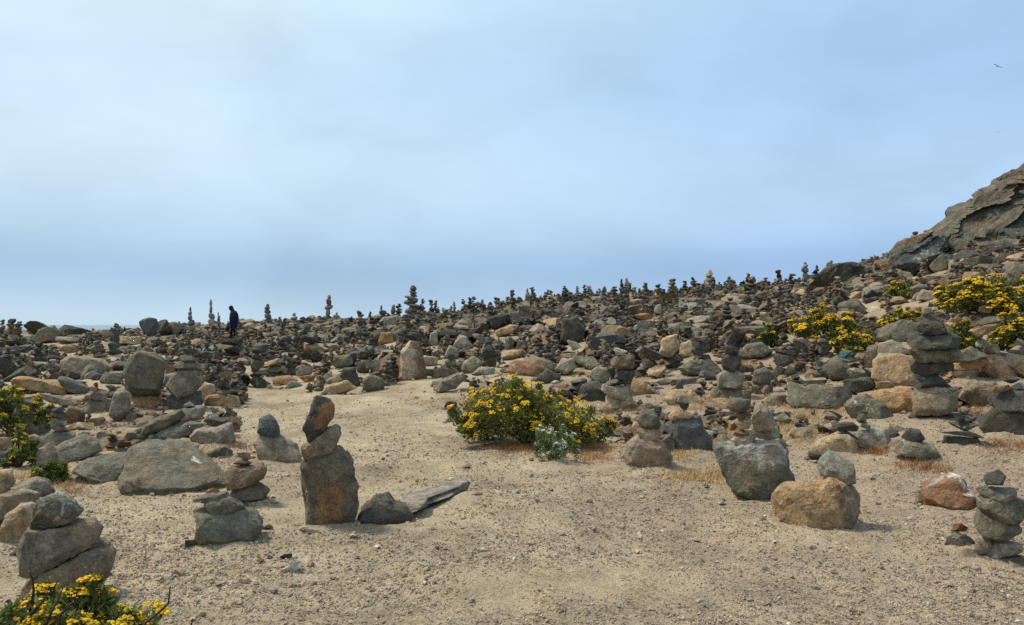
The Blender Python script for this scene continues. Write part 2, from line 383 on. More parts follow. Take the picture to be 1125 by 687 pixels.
def cairn(desc, row, lines, patches={}):
    d = None; n = len(lines)
    for i, t in enumerate(lines):
        o, dd, r, w = place_rock(t, dist=d, row=row if i == 0 else None, name='stone', cat='stone', group='stones of ' + desc, patches=patches.get(i, ()))
        if d is None: d = dd
        pos = 'topmost' if i == n - 1 and n > 1 else ORD[i]
        sw = shape_word(r)
        lab = next(t_ for t_ in (f'{w} {sw} stone, {pos} in {desc}', f'{w} stone, {pos} in {desc}', f'stone {pos} in {desc}') if len(t_.split()) <= 16)
        o['label'] = lab

def slab_rock(p1, p2, wid, hgt, code, seed, label, top=None):
    rs = np.random.default_rng(seed); S, F = ico(5); a, b = ground_hit(*p1), ground_hit(*p2); ln = np.linalg.norm((b - a)[:2]); NROCK[0] += 1
    V = np.sign(S) * np.abs(S) ** .28 * np.array([ln / 2, wid / 2, hgt / 2])
    V[:, 1] *= 1 - .35 * (V[:, 0] / ln + .5); V[:, 2] *= 1 - .25 * np.abs(V[:, 0] / ln)
    V[:, 1] += .05 * fbm(V[:, :1] * np.array([[5., 0, 0]]) + 3, 3, 8); V = rough(V, rs, .028, 6); V = facet(V, rs, 16, .76, .97); V = chip(V, rs, 5); bc = jit(COL[code][0], rs)
    col = np.ones((len(V), 3))
    if top: col[V[:, 2] > hgt * .26 + .012 * fbm(V * 14, 3, 4)] = np.array(COL[top][0]) / np.array(bc)
    m_ = (a + b) / 2; az = math.atan2(b[1] - a[1], b[0] - a[0]); n = np.array([-math.sin(az), math.cos(az)]) * wid * .5; hgt *= 1.0
    o = mk('rock', V, F, M_ROCK, col, sharp=22, loc=(m_[0] + n[0], m_[1] + n[1], float(H(m_[0], m_[1])) + hgt * .36)); o.rotation_euler = (0, R(-2), az); o.color = tuple(bc) + (1,)
    tag(o, label, 'rock'); HERO.append((min(p1[0], p2[0]), min(p1[1], p2[1]) - 12, max(p1[0], p2[0]), max(p1[1], p2[1]), (m_ - EYE) @ FWD, o, ''))
# ------------------------------------------------------------------ cairns: description | row of the foot | stones from the foot upwards
CAIRNS = '''
the big leaning cairn beside the bottom-corner flowers|668
M:24,662 32,636 58,618 96,603 112,606 120,618 112,636 94,658 70,668 40,670
M:30,620 31,596 35,578 52,577 98,577 107,586 98,600 70,612 44,625
G:37,571 45,551 62,542 75,549 86,561 75,571 57,580 38,580
#
the low cairn left of the standing stone|603
G:213,560 226,557 268,562 280,568 285,579 276,592 260,602 240,603 226,598 217,586 219,568
G:226,552 250,546 267,556 264,564 248,569 230,566
G:210,548 226,544 248,542 252,552 244,555 226,552
#
the small brown cairn behind the low cairn|552
G:255,540 260,533 280,530 295,540 288,548 272,552 256,546
B:250,516 258,513 286,511 291,516 288,526 266,533 252,536
M 267 508.5 20 7 0
B 268 501.5 16 8 3
#
the flat-based cairn behind the standing stone|508
M:279,486 284,478 308,480 322,488 328,500 328,506 286,508 284,498
K:284,474 286,460 296,456 302,460 308,476 300,481 288,479
#
the cairn balanced on the big grey block|548
G:788,492 826,483 846,484 858,488 862,508 869,528 858,540 852,553 830,546 800,531 792,510
P:804,484 812,478 830,476 828,488 812,490
B 814 474.5 18 9 4
T 817 466 19 11 -3
G 816 456.5 17 9 2
G:798,446 804,438 824,438 823,449 808,453
B 821 434 10 11
#
the pink-based cairn right of the flower bush|516
P:686,504 690,488 700,481 718,483 728,488 735,500 734,514 720,516 690,510
T:695,470 697,463 712,470 730,472 720,483 708,481
G:699,462 706,451 718,450 725,464 722,471 706,471
#
the dark block cairn behind the pink boulder|499
K:732,468 746,460 766,459 780,484 779,496 760,499 740,497 736,480
T:735,458 740,448 746,450 764,457 748,461 738,463
K 751 447 11 8
K 746 440.5 8 7
#
the grey stone and ochre boulder pair|589
O:854,554 856,544 868,536 900,534 908,526 926,528 938,544 939,554 930,574 924,584 908,589 888,582 874,574 858,566
L:899,512 911,496 928,505 935,508 937,528 924,531 903,523
#
the tall cairn at the lower right edge|627
G:1058,616 1068,608 1092,612 1118,609 1125,620 1123,627 1092,625 1066,622
L:1084,609 1090,594 1120,596 1120,604 1100,611 1092,614
G:1074,580 1077,563 1100,567 1119,578 1116,584 1100,592 1084,592
G:1077,556 1078,546 1100,544 1122,550 1121,564 1112,573 1082,565
G:1074,537 1112,535 1114,541 1108,549 1084,548
D:1083,524 1096,516 1103,523 1100,531 1085,533
#
the little pile left of the lower right cairn|611
D:1036,605 1044,592 1060,590 1074,600 1064,611 1044,612
L 1053 588 16 8 12
R 1055 580 13 10 20
#
the stout tall cairn in front of right flowers|465
D:1001,460 1006,454 1030,455 1047,456 1044,464 1016,465
M:1006,436 1008,431 1038,430 1047,436 1047,450 1030,456 1008,456
L 1022 427 32 9 -8
D 1024 418.5 36 14 -4
D:1004,398 1042,396 1044,407 1020,413 1005,410
G:998,386 1006,382 1044,381 1052,391 1040,398 1012,399
D:1000,372 1004,368 1044,366 1052,372 1048,382 1012,385 1001,379
D:1005,362 1012,354 1034,353 1038,366 1020,369
D 1025 350.5 31 9 -3
L 1018 341.5 10 9
O 1033 344 10 5
#
the slate stack at right with small pile on top|494
D:1037,490 1040,480 1072,481 1074,488 1068,494 1044,493
G 1057 477 42 7 0
D 1058 468.5 28 10 6
K 1064 459.5 18 9 -4
G 1060 452.5 10 6
#
the dark boulder stack cut by the right edge|480
D:1082,462 1096,448 1125,450 1150,456 1152,478 1120,480 1092,480 1086,472
D:1091,443 1096,433 1114,428 1140,432 1140,450 1100,452
L 1118 424.5 20 8 -4
D 1112 417.5 16 7
#
the tan boulder cairn at right with slabs|418
T:1081,414 1081,394 1092,388 1106,396 1114,408 1112,418 1096,418
L 1090 383.5 15 10 5
L 1079 377 13 9
O:1066,363 1086,356 1100,353 1092,363 1076,371
G 1083 353 32 7 -12
#
the thin stack rising among the right flowers|352
D 1083 348 16 8
B 1082 340 13 9
D 1084 333 14 6
D 1084 328 9 5
#
the round-stone cairn behind the pale standing stone|441
M:780,431 784,425 816,426 814,437 804,441 784,440
L:788,413 798,406 816,411 816,421 808,427 790,425
D:793,399 796,390 812,391 814,401 806,408 796,407
D 803 385 17 13 0
D 802 373 12 13 0
G 801 365.5 8 5
#
the layered stack on grey boulder beside sandy slope|412
G:746,405 760,397 778,395 792,407 778,412 756,411
D 771 393 20 6 2
D 770 387 20 7 -2
D 770 380 19 7 2
B 770 373 16 6 0
#
the tall cairn behind the big flower bush|451
T:664,446 668,435 694,436 697,447 690,451 672,450
L:661,428 664,423 690,425 697,432 690,441 672,437
G 679 420.5 32 8 0
D 686 411.5 22 13 0
B:671,395 682,390 696,391 697,403 680,406 672,402
W 682 386.5 15 8
#
the thin slab cairn below the central right flowers|409
D 878 404 13 10
D:850,396 853,390 868,389 870,397 862,402 853,401
D 861 387 17 7 0
B 862 381 13 6
D 861 375.5 12 5
D 862 370.5 8 5
#
the two-block pile above the small brown stone|435
G:826,433 827,423 840,420 848,423 847,434 836,435
G:827,419 830,408 840,404 850,411 844,422 833,422
#
the round pebble on pale flat rock|506
L:976,492 984,484 1000,483 1020,488 1027,497 1020,506 1000,502
D:992,480 998,471 1010,473 1014,482 1006,488 994,486
#
the tan boulder pile behind the ochre boulder|502
T:893,496 900,486 920,476 936,482 942,494 924,502 900,500
D 932 478 20 8 4
D 929 468.5 26 9 0
L 949 468 13 9
G 946 460 10 9
#
the orange-footed cairn left of the path|449
O:225,447 227,435 240,433 260,437 263,444 256,448
G 247 430.5 18 6 0
D 246 422 12 11
B 247 413 14 9 0
D 246 406 9 6
#
the big round-stone cairn left of the path|452
K:185,433 192,435 218,431 222,443 216,452 192,452 186,443
G:186,423 190,413 198,407 216,407 224,417 218,425 210,434 196,437
G 207 402 29 10 -3
G 208 394 20 7 0
D 210 387.5 17 7
#
the great grey boulder on an orange block|450
O:146,434 174,432 177,447 170,450 148,447
G:138,409 144,393 152,387 168,389 178,397 180,405 176,419 174,433 148,434 142,421
#
the green-footed pile beside the fuzzy pyramid rock|456
G:93,455 95,443 104,438 120,440 120,455 100,456
M 106 434 22 11 0
M 104 427 9 5
#
the slate cairn inside the left flower bush|481
M:12,478 14,463 38,458 50,465 50,478 30,481
G:12,461 38,451 41,459 22,465
G:14,456 20,447 38,444 39,452 22,458
M:20,448 28,440 35,441 39,448
#
the neat flat-stone cairn right of left flowers|488
G:50,480 58,474 80,475 80,483 66,490 52,488
G 66 471 22 9 0
G 64 463.5 18 8 0
D 65 456.5 17 7 0
D 64 450.5 14 6
#
the stack of slabs on the left slab pile|470
M:197,455 202,449 222,447 226,452 218,460 200,462
L 208 445 11 6
#
the small pebble cairn right of the slab pile|474
B 258 470 12 9
T 256 461.5 12 9
D 253 454 14 7
M 251 449 9 5
#
the cairn standing right on the path edge|425
D:273,420 280,413 291,418 292,425 284,426
G 283 411 17 8 0
G 283 402 14 12 0
D 282 392.5 12 8
D 285 386 15 5
#
the pillar cairn behind the round brown boulder|404
D 537 399 16 11 0
D 536 389.5 16 10 0
G 535 381 14 9 0
D 535 374 13 6
#
the cone cairn on the tilted path slab|416
G 493 409 21 15 0
G 495 399 12 7
D 496 392.5 8 6
#
the slim cairn right of the flat tan slabs|412
D 321 408.5 15 8
D 320 402 12 6
G 320 396 12 6
D 321 390.5 9 6
#
the low slab stack right of path cairn|415
D 303 411.5 27 7 0
B 300 405 23 7 0
T 300 398.5 20 8 0
#
the dark-footed stack under the green patch|405
M 740 411 24 10
D 741 402 20 8 0
D 739 394 22 9 0
T:724,390 728,372 740,368 746,380 738,392
#
the cluster of round stones left of tan boulder|415
D 702 412 18 7 0
G 707 406 17 6 0
D 713 399 18 10
D 716 388 22 14 0
G 703 385 10 8
#
the small cairn of pale stones at far left|420
M 32 415 15 7
L 33 408 12 9
M 33 401 8 6
#
the spired cairn beside the far-left slate slab|418
M 57 414 18 8
G 58 407 12 6
M 58 402 10 5
L 58 397.5 7 5
#
the dark stack above the far-left slate slab|398
D 43 395 17 6
D 42 389.5 14 6
G 43 384 11 6
D 43 379 8 5
#
the slim bluish tower on the left rocks|392
D 125 388 13 8
K 125 380 11 9
K 126 371.5 10 9
K 126 364 8 7
#
the flat-capped stack left of bluish tower|395
M 106 392 24 6 0
G 107 386 14 6
M 107 381 11 5
L 107 376.5 8 5
#
the pedestal of slabs below the dark-clothed person|398
M 255 394 30 9 0
D 256 385 19 10 0
G 255 376 23 9 0
#
the small stack left of the teal stone|394
G 908 391 14 7
D 906 383 15 11
G 905 375.5 13 6
K 907 370.5 9 5
'''
# ------------------------------------------------------------------ single rocks: spec | label [| row of the foot]
ROCKS = '''
T:3,582 9,567 23,555 38,554 38,580 29,593 8,599|large tan boulder just left of the leaning cairn, lowest of its heap
M:2,558 3,543 24,539 39,545 38,553 18,560 6,568|brownish grey rounded rock on top of the large tan boulder|592
M:17,534 39,525 51,530 58,541 46,545 27,541|long wedge rock capping the heap above the leaning cairn|575
T:-8,517 11,518 14,531 6,543 -8,545|tan rock cut by the left edge above the dark rocks|575
D:9,610 30,594 34,604 18,612|dark wedge-shaped rock on sand under the large tan boulder
D:-12,565 4,566 6,590 -8,594|dark rock at the left edge beside the large tan boulder
G:80,517 96,507 140,503 143,511 136,531 118,535 102,525|flat-topped angular grey slab on sand at the big white-spotted rock
G:137,534 140,518 150,495 175,490 205,492 225,505 243,525 238,533 190,537|wide low half-buried slab with white specks beside the path
G:58,508 58,493 88,481 104,486 106,497 92,502 70,509|sloping grey slab behind the flat-topped angular slab
M:40,513 42,495 54,487 60,498 58,513|brownish upright rock left of the sloping grey slab
M:18,497 20,482 36,478 46,486 44,494 28,499|brownish grey rock under the left flower bush's slate cairn
B:-6,495 0,481 12,482 13,490 2,497|brown stone on the edge left of the low yellow flowers
D:-6,512 -2,496 12,497 14,508 4,515|dark stone at the left edge below the brown stone
O:16,415 32,413 74,429 70,436 46,429 20,424|long ochre slab lying just above the left flower bush
M:44,431 64,435 82,441 84,448 66,445 48,437|grey flat slab tucked under the long ochre slab
G:64,415 70,413 97,426 96,433 74,430|leaning grey slab over a dark gap right of ochre slab
B:70,456 76,446 90,450 92,464 76,466|brown rock between the flat-stone cairn and the green-footed pile
M:120,455 126,433 134,428 142,433 142,456 130,464|fuzzy brown pyramid rock left of the orange block
T 90 471 26 12|tan low rock on the sand below the brown rock
B 104 464 18 9|small brown rock on sand below the green-footed pile
G:158,476 160,467 172,459 196,452 200,459 176,473|long grey slab leaning left at the slab pile|488
G:170,477 192,466 210,464 222,467 210,477 192,482 174,479|lower grey slab lying across the slab pile|489
D:192,485 198,473 210,473 210,481 196,488|dark diamond-shaped rock in front of the slab pile
D:160,489 166,477 180,477 189,483 180,490|small dark flat rock at the left foot of slab pile
G 166 475 11 8|little grey rock behind the small dark flat rock|487
P:209,480 216,472 252,467 255,474 256,486 240,490 220,491|broad pinkish rock at the right end of slab pile
G:222,499 246,490 255,498 250,504 230,507|smooth grey rock on sand under the broad pinkish rock
D 238 464 26 10 -5|dark flat rock lying on top of the broad pinkish rock|488
L:200,490 206,486 218,489 216,498 204,499|pale flat rock left of the smooth grey rock
T:213,431 224,421 235,424 236,435 224,441|tan boulder behind the orange-footed cairn
O 234 540 15 6|small ochre moss-topped stone behind the low cairn|552
D 211 598 15 10|small dark round rock left of the low cairn
Z 321 624 20 11 -14|pale angular stone on the gravel in front of standing stone
D 314 611 13 6|small dark stone on gravel behind the pale angular stone
L 341 584 17 9|rounded grey stone at the standing stone's left foot
M 293 580 13 8|small brownish stone right of the low cairn
L 389 574 14 6|thin pale stone at the standing stone's right foot
P 197 630 16 8|small pinkish stone on sand right of the leaning cairn
D:393,571 398,560 416,545 425,547 433,554 443,557 452,568 447,572|low dark rough rock right of the standing stone
G:724,486 738,474 742,497 732,501|small grey slab wedged between pink boulder and dark block
L:826,461 830,446 836,443 844,450 850,464 848,473 828,472|pale standing stone on the big grey block|552
L:826,470 852,470 856,478 846,484 832,480|pale base stone under the standing stone on big block|551
D 830 497.5 11 5|little dark stone lying flat on the big grey block|536
W 869 579 15 8|small pale stone under the ochre boulder's left side
D 933 575 14 9|small dark stone under the ochre boulder's right side
D 899 503 20 12|dark rock under the left end of tan boulder pile
L:938,478 958,469 970,472 976,484 974,494 952,496 940,492|rounded mottled pale boulder right of the tan boulder pile
R:1018,536 1028,530 1044,522 1054,523 1060,536 1078,543 1076,560 1056,559 1020,555|rust-red wedge rock with a white-stained rim
M 1013 545 13 15|grey-brown stone against the rust-red rock's left end
M:1072,606 1074,594 1086,590 1089,600 1082,608|brownish stone wedged left in the lower right cairn|622
T 1100 427.5 17 8|small tan stone on the right-edge dark boulder stack|478
D 1054 459 10 9|small dark stone left on the slate stack's pile|492
O 1069 401 26 11 0|orange flat block between stout cairn and tan boulder|424
D 1068 414 38 12 0|dark slab under the orange flat block
G:1046,393 1066,381 1082,391 1070,398 1050,398|grey triangular slab on the orange flat block|424
M:1058,438 1062,428 1072,418 1090,420 1098,428 1100,438 1086,450 1070,447|large speckled pale boulder right of the stout cairn
P:1103,397 1110,390 1132,392 1132,418 1115,408|pinkish rock at the right edge behind tan boulder
L 1116 385 16 9|pale small stone on the right-edge pinkish rock|410
L 1121 376 11 8|smallest pale stone on the right-edge pinkish rock|410
T:961,414 962,398 970,390 1000,392 1006,406 1007,424 986,426 966,420|large tan boulder directly left of the stout cairn
L:966,388 968,378 980,374 998,386 986,393 970,394|pale lumpy rock topping the large tan boulder|420
G:952,398 955,380 964,380 965,392 960,402|upright grey stone left of the pale lumpy rock|412
T 974 425 21 11|tan rock lying below the large tan boulder
T 993 428 20 7|flat tan stone at the stout cairn's left foot
O:946,434 984,427 1006,432 1004,449 986,457 966,449|broad orange-tan rock in front of large tan boulder
G:932,448 940,438 952,433 968,443 981,458 968,464 940,463|grey pyramid rock in front of the orange-tan rock
D:928,418 956,415 960,424 944,432 930,430|dark block behind the grey pyramid rock
L 941 410 18 10|pale stone sitting on the dark block|428
G:910,399 918,393 934,403 936,415 912,417|blue-grey block below the teal stone
G 930 396 27 6|thin grey slab carrying the teal stone|413
C 929 389.5 17 9 -20|teal painted stone on a thin slab|412
D 951 411 20 11|dark stone between the teal stone and tan boulder
G:867,442 868,420 880,424 923,424 932,434 930,447 888,449 872,447|wide dark flat-topped block on the sandy slope
L 893 419 26 6 -3|thin pale slab lying on the wide flat-topped block|446
M:841,446 843,437 850,432 862,434 867,443 864,448|grass-fringed brown boulder left of wide flat-topped block
G 860 460 24 13|half-buried grey rock right of pale standing stone
L 880 477 24 16|pale greenish rock in dry grass behind tan pile
L 857 407 13 9|pale left foot stone of the thin slab cairn
L 868 407 12 10|pale right foot stone of the thin slab cairn
B 853 421 11 9|small brown stone under the two-block pile
P 841 429 9 10|small pink-red stone right of the two-block pile|437
D:768,414 772,407 786,410 790,416 776,418|small dark rock beside the layered stack's boulder
O:693,432 695,416 708,420 726,434 716,438 696,438|ochre wedge boulder right of tall bush cairn
T:730,437 740,429 760,429 772,441 768,448 736,444|flat tan boulder carrying a little upright stone
D:741,430 744,419 750,417 751,428 746,436|little upright stone on the flat tan boulder|443
G 752 420 30 9|flat grey rock behind the flat tan boulder
G 733 420 22 7|flat greenish rock left of upright stone
T 722 409 22 12 -25|tan wedge rock leaning on the dark-footed stack
T:746,394 748,378 758,374 764,384 762,394|tan lumpy boulder left of the layered stack
T:752,410 760,398 768,398 760,411|tan wedge under the layered stack's boulder
D 672 409 10 14|dark upright stone beside the tall bush cairn|448
D:636,436 640,423 656,419 668,430 668,441 648,442|dark rock just left of the tall bush cairn
G 641 437 18 11|rounded grey rock between bush and tall bush cairn
L:646,412 656,403 670,405 668,419 654,421|pale greenish boulder behind the tall bush cairn
L:610,406 618,395 630,394 632,405 622,411|pale pointed rock above the flower bush
G 645 400 24 13|grey rock between pale pointed rock and tall cairn
R:557,406 564,397 586,396 598,405 590,414 566,413|reddish brown boulder directly above the flower bush
O:552,394 558,387 574,384 575,391 562,396|ochre rock above the reddish brown boulder
D:590,416 600,406 616,412 614,420 598,422|dark rock right of the reddish brown boulder
W 631 379 14 11|rounded whitish stone amid the dark central rocks
D:616,378 618,351 634,349 642,360 640,376|big dark upright block on the central slope
T:656,364 688,360 706,366 690,373 668,372|tan ridge slab above the green patch
D:686,378 708,365 727,374 718,383 694,384|dark sloping rock right of green patch
D:698,364 704,353 714,353 728,364 722,371|dark slanted rock behind the tan ridge slab
O 707 348 19 7|orange flat stone behind the dark slanted rock
L:718,345 720,336 726,334 728,346|pale upright stone on the middle slope
D:752,388 760,372 780,372 782,384 770,390|dark rock behind tan lumpy boulder and layered stack
G:808,390 822,378 834,376 846,386 840,392 816,394|grey angular rock left of the central right flowers
B:439,414 442,387 450,374 460,378 464,395 469,418 454,419|tall two-toned triangular rock standing beside the path
D 456 371 22 7 0|dark cap stone on the tall triangular rock|414
T:410,397 422,385 440,386 438,403 418,402|tan sloping slab left of the triangular rock
G:399,428 399,417 408,412 420,417 422,428 408,429|rounded green-grey boulder at the path's far edge
T:352,434 358,424 378,419 392,427 380,431 366,434|flat tan rock lying at the path edge
D:375,414 378,405 390,404 396,424 388,425|dark green upright rock behind the flat tan rock
M:357,424 360,417 374,410 378,416 364,424|tilted brownish slab left of dark green rock
G:474,421 500,412 510,409 511,417 500,426 480,431|long tilted grey slab left of the flower bush
G 480 412 11 9|small stone left of the cone cairn
M:506,408 509,398 520,392 530,399 524,409 512,410|round brown boulder behind the flower bush's left end
L:518,412 526,404 544,404 540,412|pale flat rock between round brown boulder and bush
D:488,448 491,441 501,441 502,450|small dark stone at the flower bush's left tip
L:490,460 494,451 507,450 508,461|pale stone under the flower bush's left tip
O:300,422 304,414 316,413 327,418 318,422|ochre flat rock in front of the slim cairn
O 337 416 18 7|orange flat stone right of the ochre flat rock
P 335 408 20 11|pale pinkish block behind the orange flat stone
G:312,427 319,419 328,420 334,426|small grey pyramid stone on the path sand
D 342 392 20 12|dark hollow-looking rock under a tan slab
T 346 381 28 8 0|tan slab bridging the dark hollow-looking rock|396
D 340 373 18 9|dark stone on the tan bridging slab|396
G:365,402 368,392 384,390 388,400 378,405|grey rock behind the dark green upright rock
D:392,410 394,398 404,396 406,410|dark block behind the rounded green-grey boulder
G 408 400 13 9|grey stone on the dark block behind boulder|412
O:414,379 420,366 430,365 434,378|orange boulder on the far side of the path
L:415,362 420,350 436,347 446,354 440,366|big pale green-grey boulder below the tallest skyline cairn
L:470,380 474,366 480,364 482,380|pale upright slab on the central rock slope
L:497,382 505,368 512,370 520,382|pale pointed green rock behind the cone cairn
L:486,395 494,380 502,384 504,394|pale leaning rock left of the pointed green rock
D:538,350 552,344 560,346 548,360 541,362|dark leaning slab on the central skyline slope
T:544,364 560,357 570,358 562,367 548,370|tan slab right of the dark leaning slab
L 532 389 8 20|pale upright rock beside the pillar cairn|402
G:552,380 560,370 566,374 560,386|grey leaning rock above the ochre rock
T:460,398 466,391 482,393 478,401 464,402|tan flat rock right of the triangular rock
D 46 366 34 22|dark rounded mound on the far-left shoreline
M:40,378 44,362 58,358 66,364 62,376|brownish mound in front of the dark far-left mound
T 18 370 30 20|tan low rock on the far-left skyline
L:2,383 4,370 20,367 36,369 30,381 14,385|pale broad boulder at the far left
D 78 368 34 19|dark long rock on the left skyline
L 75 375 24 8|pale flat rock below the dark long rock
T 76 384 18 9|tan rounded rock below the pale flat rock
M:72,409 72,397 80,392 110,395 119,404 112,412 90,414|broad brown-grey boulder on the left field
D 80 412 15 11|dark round rock in front of the broad boulder
K:5,418 30,401 46,400 34,411 14,420|slanting blue-grey slab at far left
G 130 403 20 10|grey slab left of the great grey boulder
T 117 367 13 9|tan boulder near the slim bluish tower
T:131,376 134,370 154,370 152,380|tan smooth mound on the left field
B:152,389 160,380 167,384 168,389|brown triangular rock behind the great grey boulder
D 178 386 13 7|dark oval rock right of brown triangular rock
O 189 387 9 8|small orange rock right of the dark oval rock
K 164 360 19 19|dark bluish boulder on the left skyline
D 180 361 18 17|dark rock right of the bluish skyline boulder
M 192 362 16 13|brownish rock rightmost of the skyline boulder trio
M:179,424 182,412 192,410 194,422|grey block behind the big round-stone cairn|426
G:110,418 116,409 132,410 134,420 120,424|flat grey boulder above the fuzzy pyramid rock
D:98,415 106,410 116,414 108,420|dark flat rock left of the flat grey boulder
D 1000 300 16 8|small dark rock under the cliff's foot|306
P 990 331 18 9|pinkish rock above the small middle flowers
G:908,350 916,336 940,330 952,342 944,352|grey sloping boulder above the central right flowers
T 940 326 16 10|tan round boulder under the big dark outcrop
W 959 341 15 7|whitish flat stone in the slope's stacked wall
D 957 331 15 9|dark square rock above the whitish flat stone
G:965,374 972,360 990,352 1008,356 1010,372 992,378|broad grey boulder behind the stout cairn
L:920,372 926,362 936,364 936,372|pale rock between the two central right flower bushes
P:1008,330 1014,318 1030,322 1028,332|pinkish boulder below the cliff's ledge
L:1002,330 1006,322 1016,322 1016,330|pale boulder left of the pinkish boulder
'''
def load():
    for block in CAIRNS.strip().split('#\n'):
        ls = [l for l in block.strip().split('\n') if l.strip()]
        desc, row = ls[0].split('|')
        pt = {}
        if desc.startswith('the grey stone and ochre'): pt = {0: [('B', [(921, 528), (945, 530), (945, 590), (915, 592), (924, 560)])]}
        if desc.startswith('the cairn balanced'): pt = {0: [('L', [(800, 480), (850, 478), (866, 500), (836, 505), (800, 496)])]}
        cairn(desc, float(row), ls[1:], pt)
    for l in ROCKS.strip().split('\n'):
        p = l.split('|'); row = float(p[2]) if len(p) > 2 else None
        pt = ()
        if 'rust-red wedge' in l: pt = [('W', [(1042, 515), (1060, 515), (1068, 538), (1062, 540), (1055, 528), (1044, 523)]), ('L', [(1022, 536), (1028, 529), (1040, 521), (1040, 524), (1028, 533)])]
        if 'triangular rock standing' in l: pt = [('T', [(436, 420), (440, 380), (452, 370), (455, 395), (452, 420)])]
        if 'lying diagonally' in l: pt = [('L', [(444, 556), (447, 550), (465, 538), (497, 527), (513, 527), (508, 534), (480, 542), (456, 552), (448, 560)])]
        if 'white specks' in l: pt = [('Z', [(x - 1.2, y - .8), (x + 1.1, y - 1.1), (x + 1., y + .7), (x - .7, y + .9)]) for x, y in ((166, 513), (206, 528), (219, 521), (184, 512), (152, 508), (212, 506))]
        place_rock(p[0], row=row, label=p[1], patches=pt, **({'lean': 1.6, 'thick': .3} if 'white specks' in l else {'lean': .9} if 'flat-topped angular' in l or 'sloping grey slab' in l else {}))
    # the standing stone, its tilted stones and its rust-coloured face
    cairn('the standing stone tower in the middle left', 578, [
        'G:335,514 338,501 352,497 370,492 381,496 388,508 390,540 390,564 380,572 347,580 338,575',
        'M:332,492 334,488 356,473 368,467 372,472 371,482 366,497 344,503 334,501',
        'D:334,468 338,458 344,442 348,436 362,439 367,446 366,460 354,475 340,484', 'D 350 439.5 13 6'],
        {0: [('U', [(352, 520), (366, 518), (376, 535), (379, 560), (372, 574), (348, 579), (350, 550)])], 2: [('U', [(346, 450), (352, 444), (364, 440), (370, 446), (366, 462), (354, 472), (346, 466)])]})
load()
slab_rock((452, 568), (524, 537), .27, .105, 'G', 77, 'long pale-topped slab lying diagonally on the path', 'M')

# ------------------------------------------------------------------ the cliff and big outcrops
for spec, dist, lab, nm, cat, thick in [
    ('V:1034,257 1041,244 1064,232 1074,221 1098,206 1117,195 1126,187 1160,164 1220,132 1300,112 1330,300 1180,330 1054,305 1044,289', 24.5, 'steep grey-brown rock cliff rising at the right edge', 'cliff', 'cliff', .55),
    ('K:983,295 984,276 1007,267 1024,258 1031,261 1040,275 1030,296 1000,300', 24.5, 'dark blue-grey angular outcrop left of the steep cliff', 'outcrop', 'outcrop', .9),
    ('B:978,278 989,266 1012,258 1022,257 1008,272 984,284', 24.9, 'brown slab on top of the dark blue-grey outcrop', 'rock', 'rock', .8),
    ('G:1022,292 1034,280 1043,287 1041,298 1026,299', 23.6, 'grey boulder at the foot between outcrop and cliff', 'rock', 'rock', .8),
    ('V:1040,306 1064,286 1098,264 1140,252 1180,245 1190,300 1130,310 1071,312', 22.2, 'slanting layered ledge running along the cliff foot', 'rock_ledge', 'ledge', .35),
    ('T:1090,302 1125,276 1150,268 1170,300 1110,310', 20.2, 'tan boulder resting below the slanting ledge', 'rock', 'rock', .7),
    ('D:890,328 897,305 915,293 945,290 962,296 968,312 955,330', 27.0, 'big dark outcrop on the right skyline', 'outcrop', 'outcrop', .9),
    ('M:964,314 972,300 985,296 1000,301 1005,313 990,318', 24.2, 'smooth brown boulder between the dark outcrops', 'rock', 'rock', .9),
    ('B:958,300 963,286 982,284 988,294 980,302', 26.0, 'brown block behind the smooth brown boulder', 'rock', 'rock', .9),
    ]:
    big = nm in ('cliff', 'outcrop', 'rock_ledge')
    place_rock(spec, dist=dist, label=lab, name=nm, cat=cat, mat=M_CLIFF if big else None, thick=thick, lvl=7 if nm == 'cliff' else 6 if big else 4, amp=.02 if nm == 'cliff' else None, cuts=14 if big else 7)
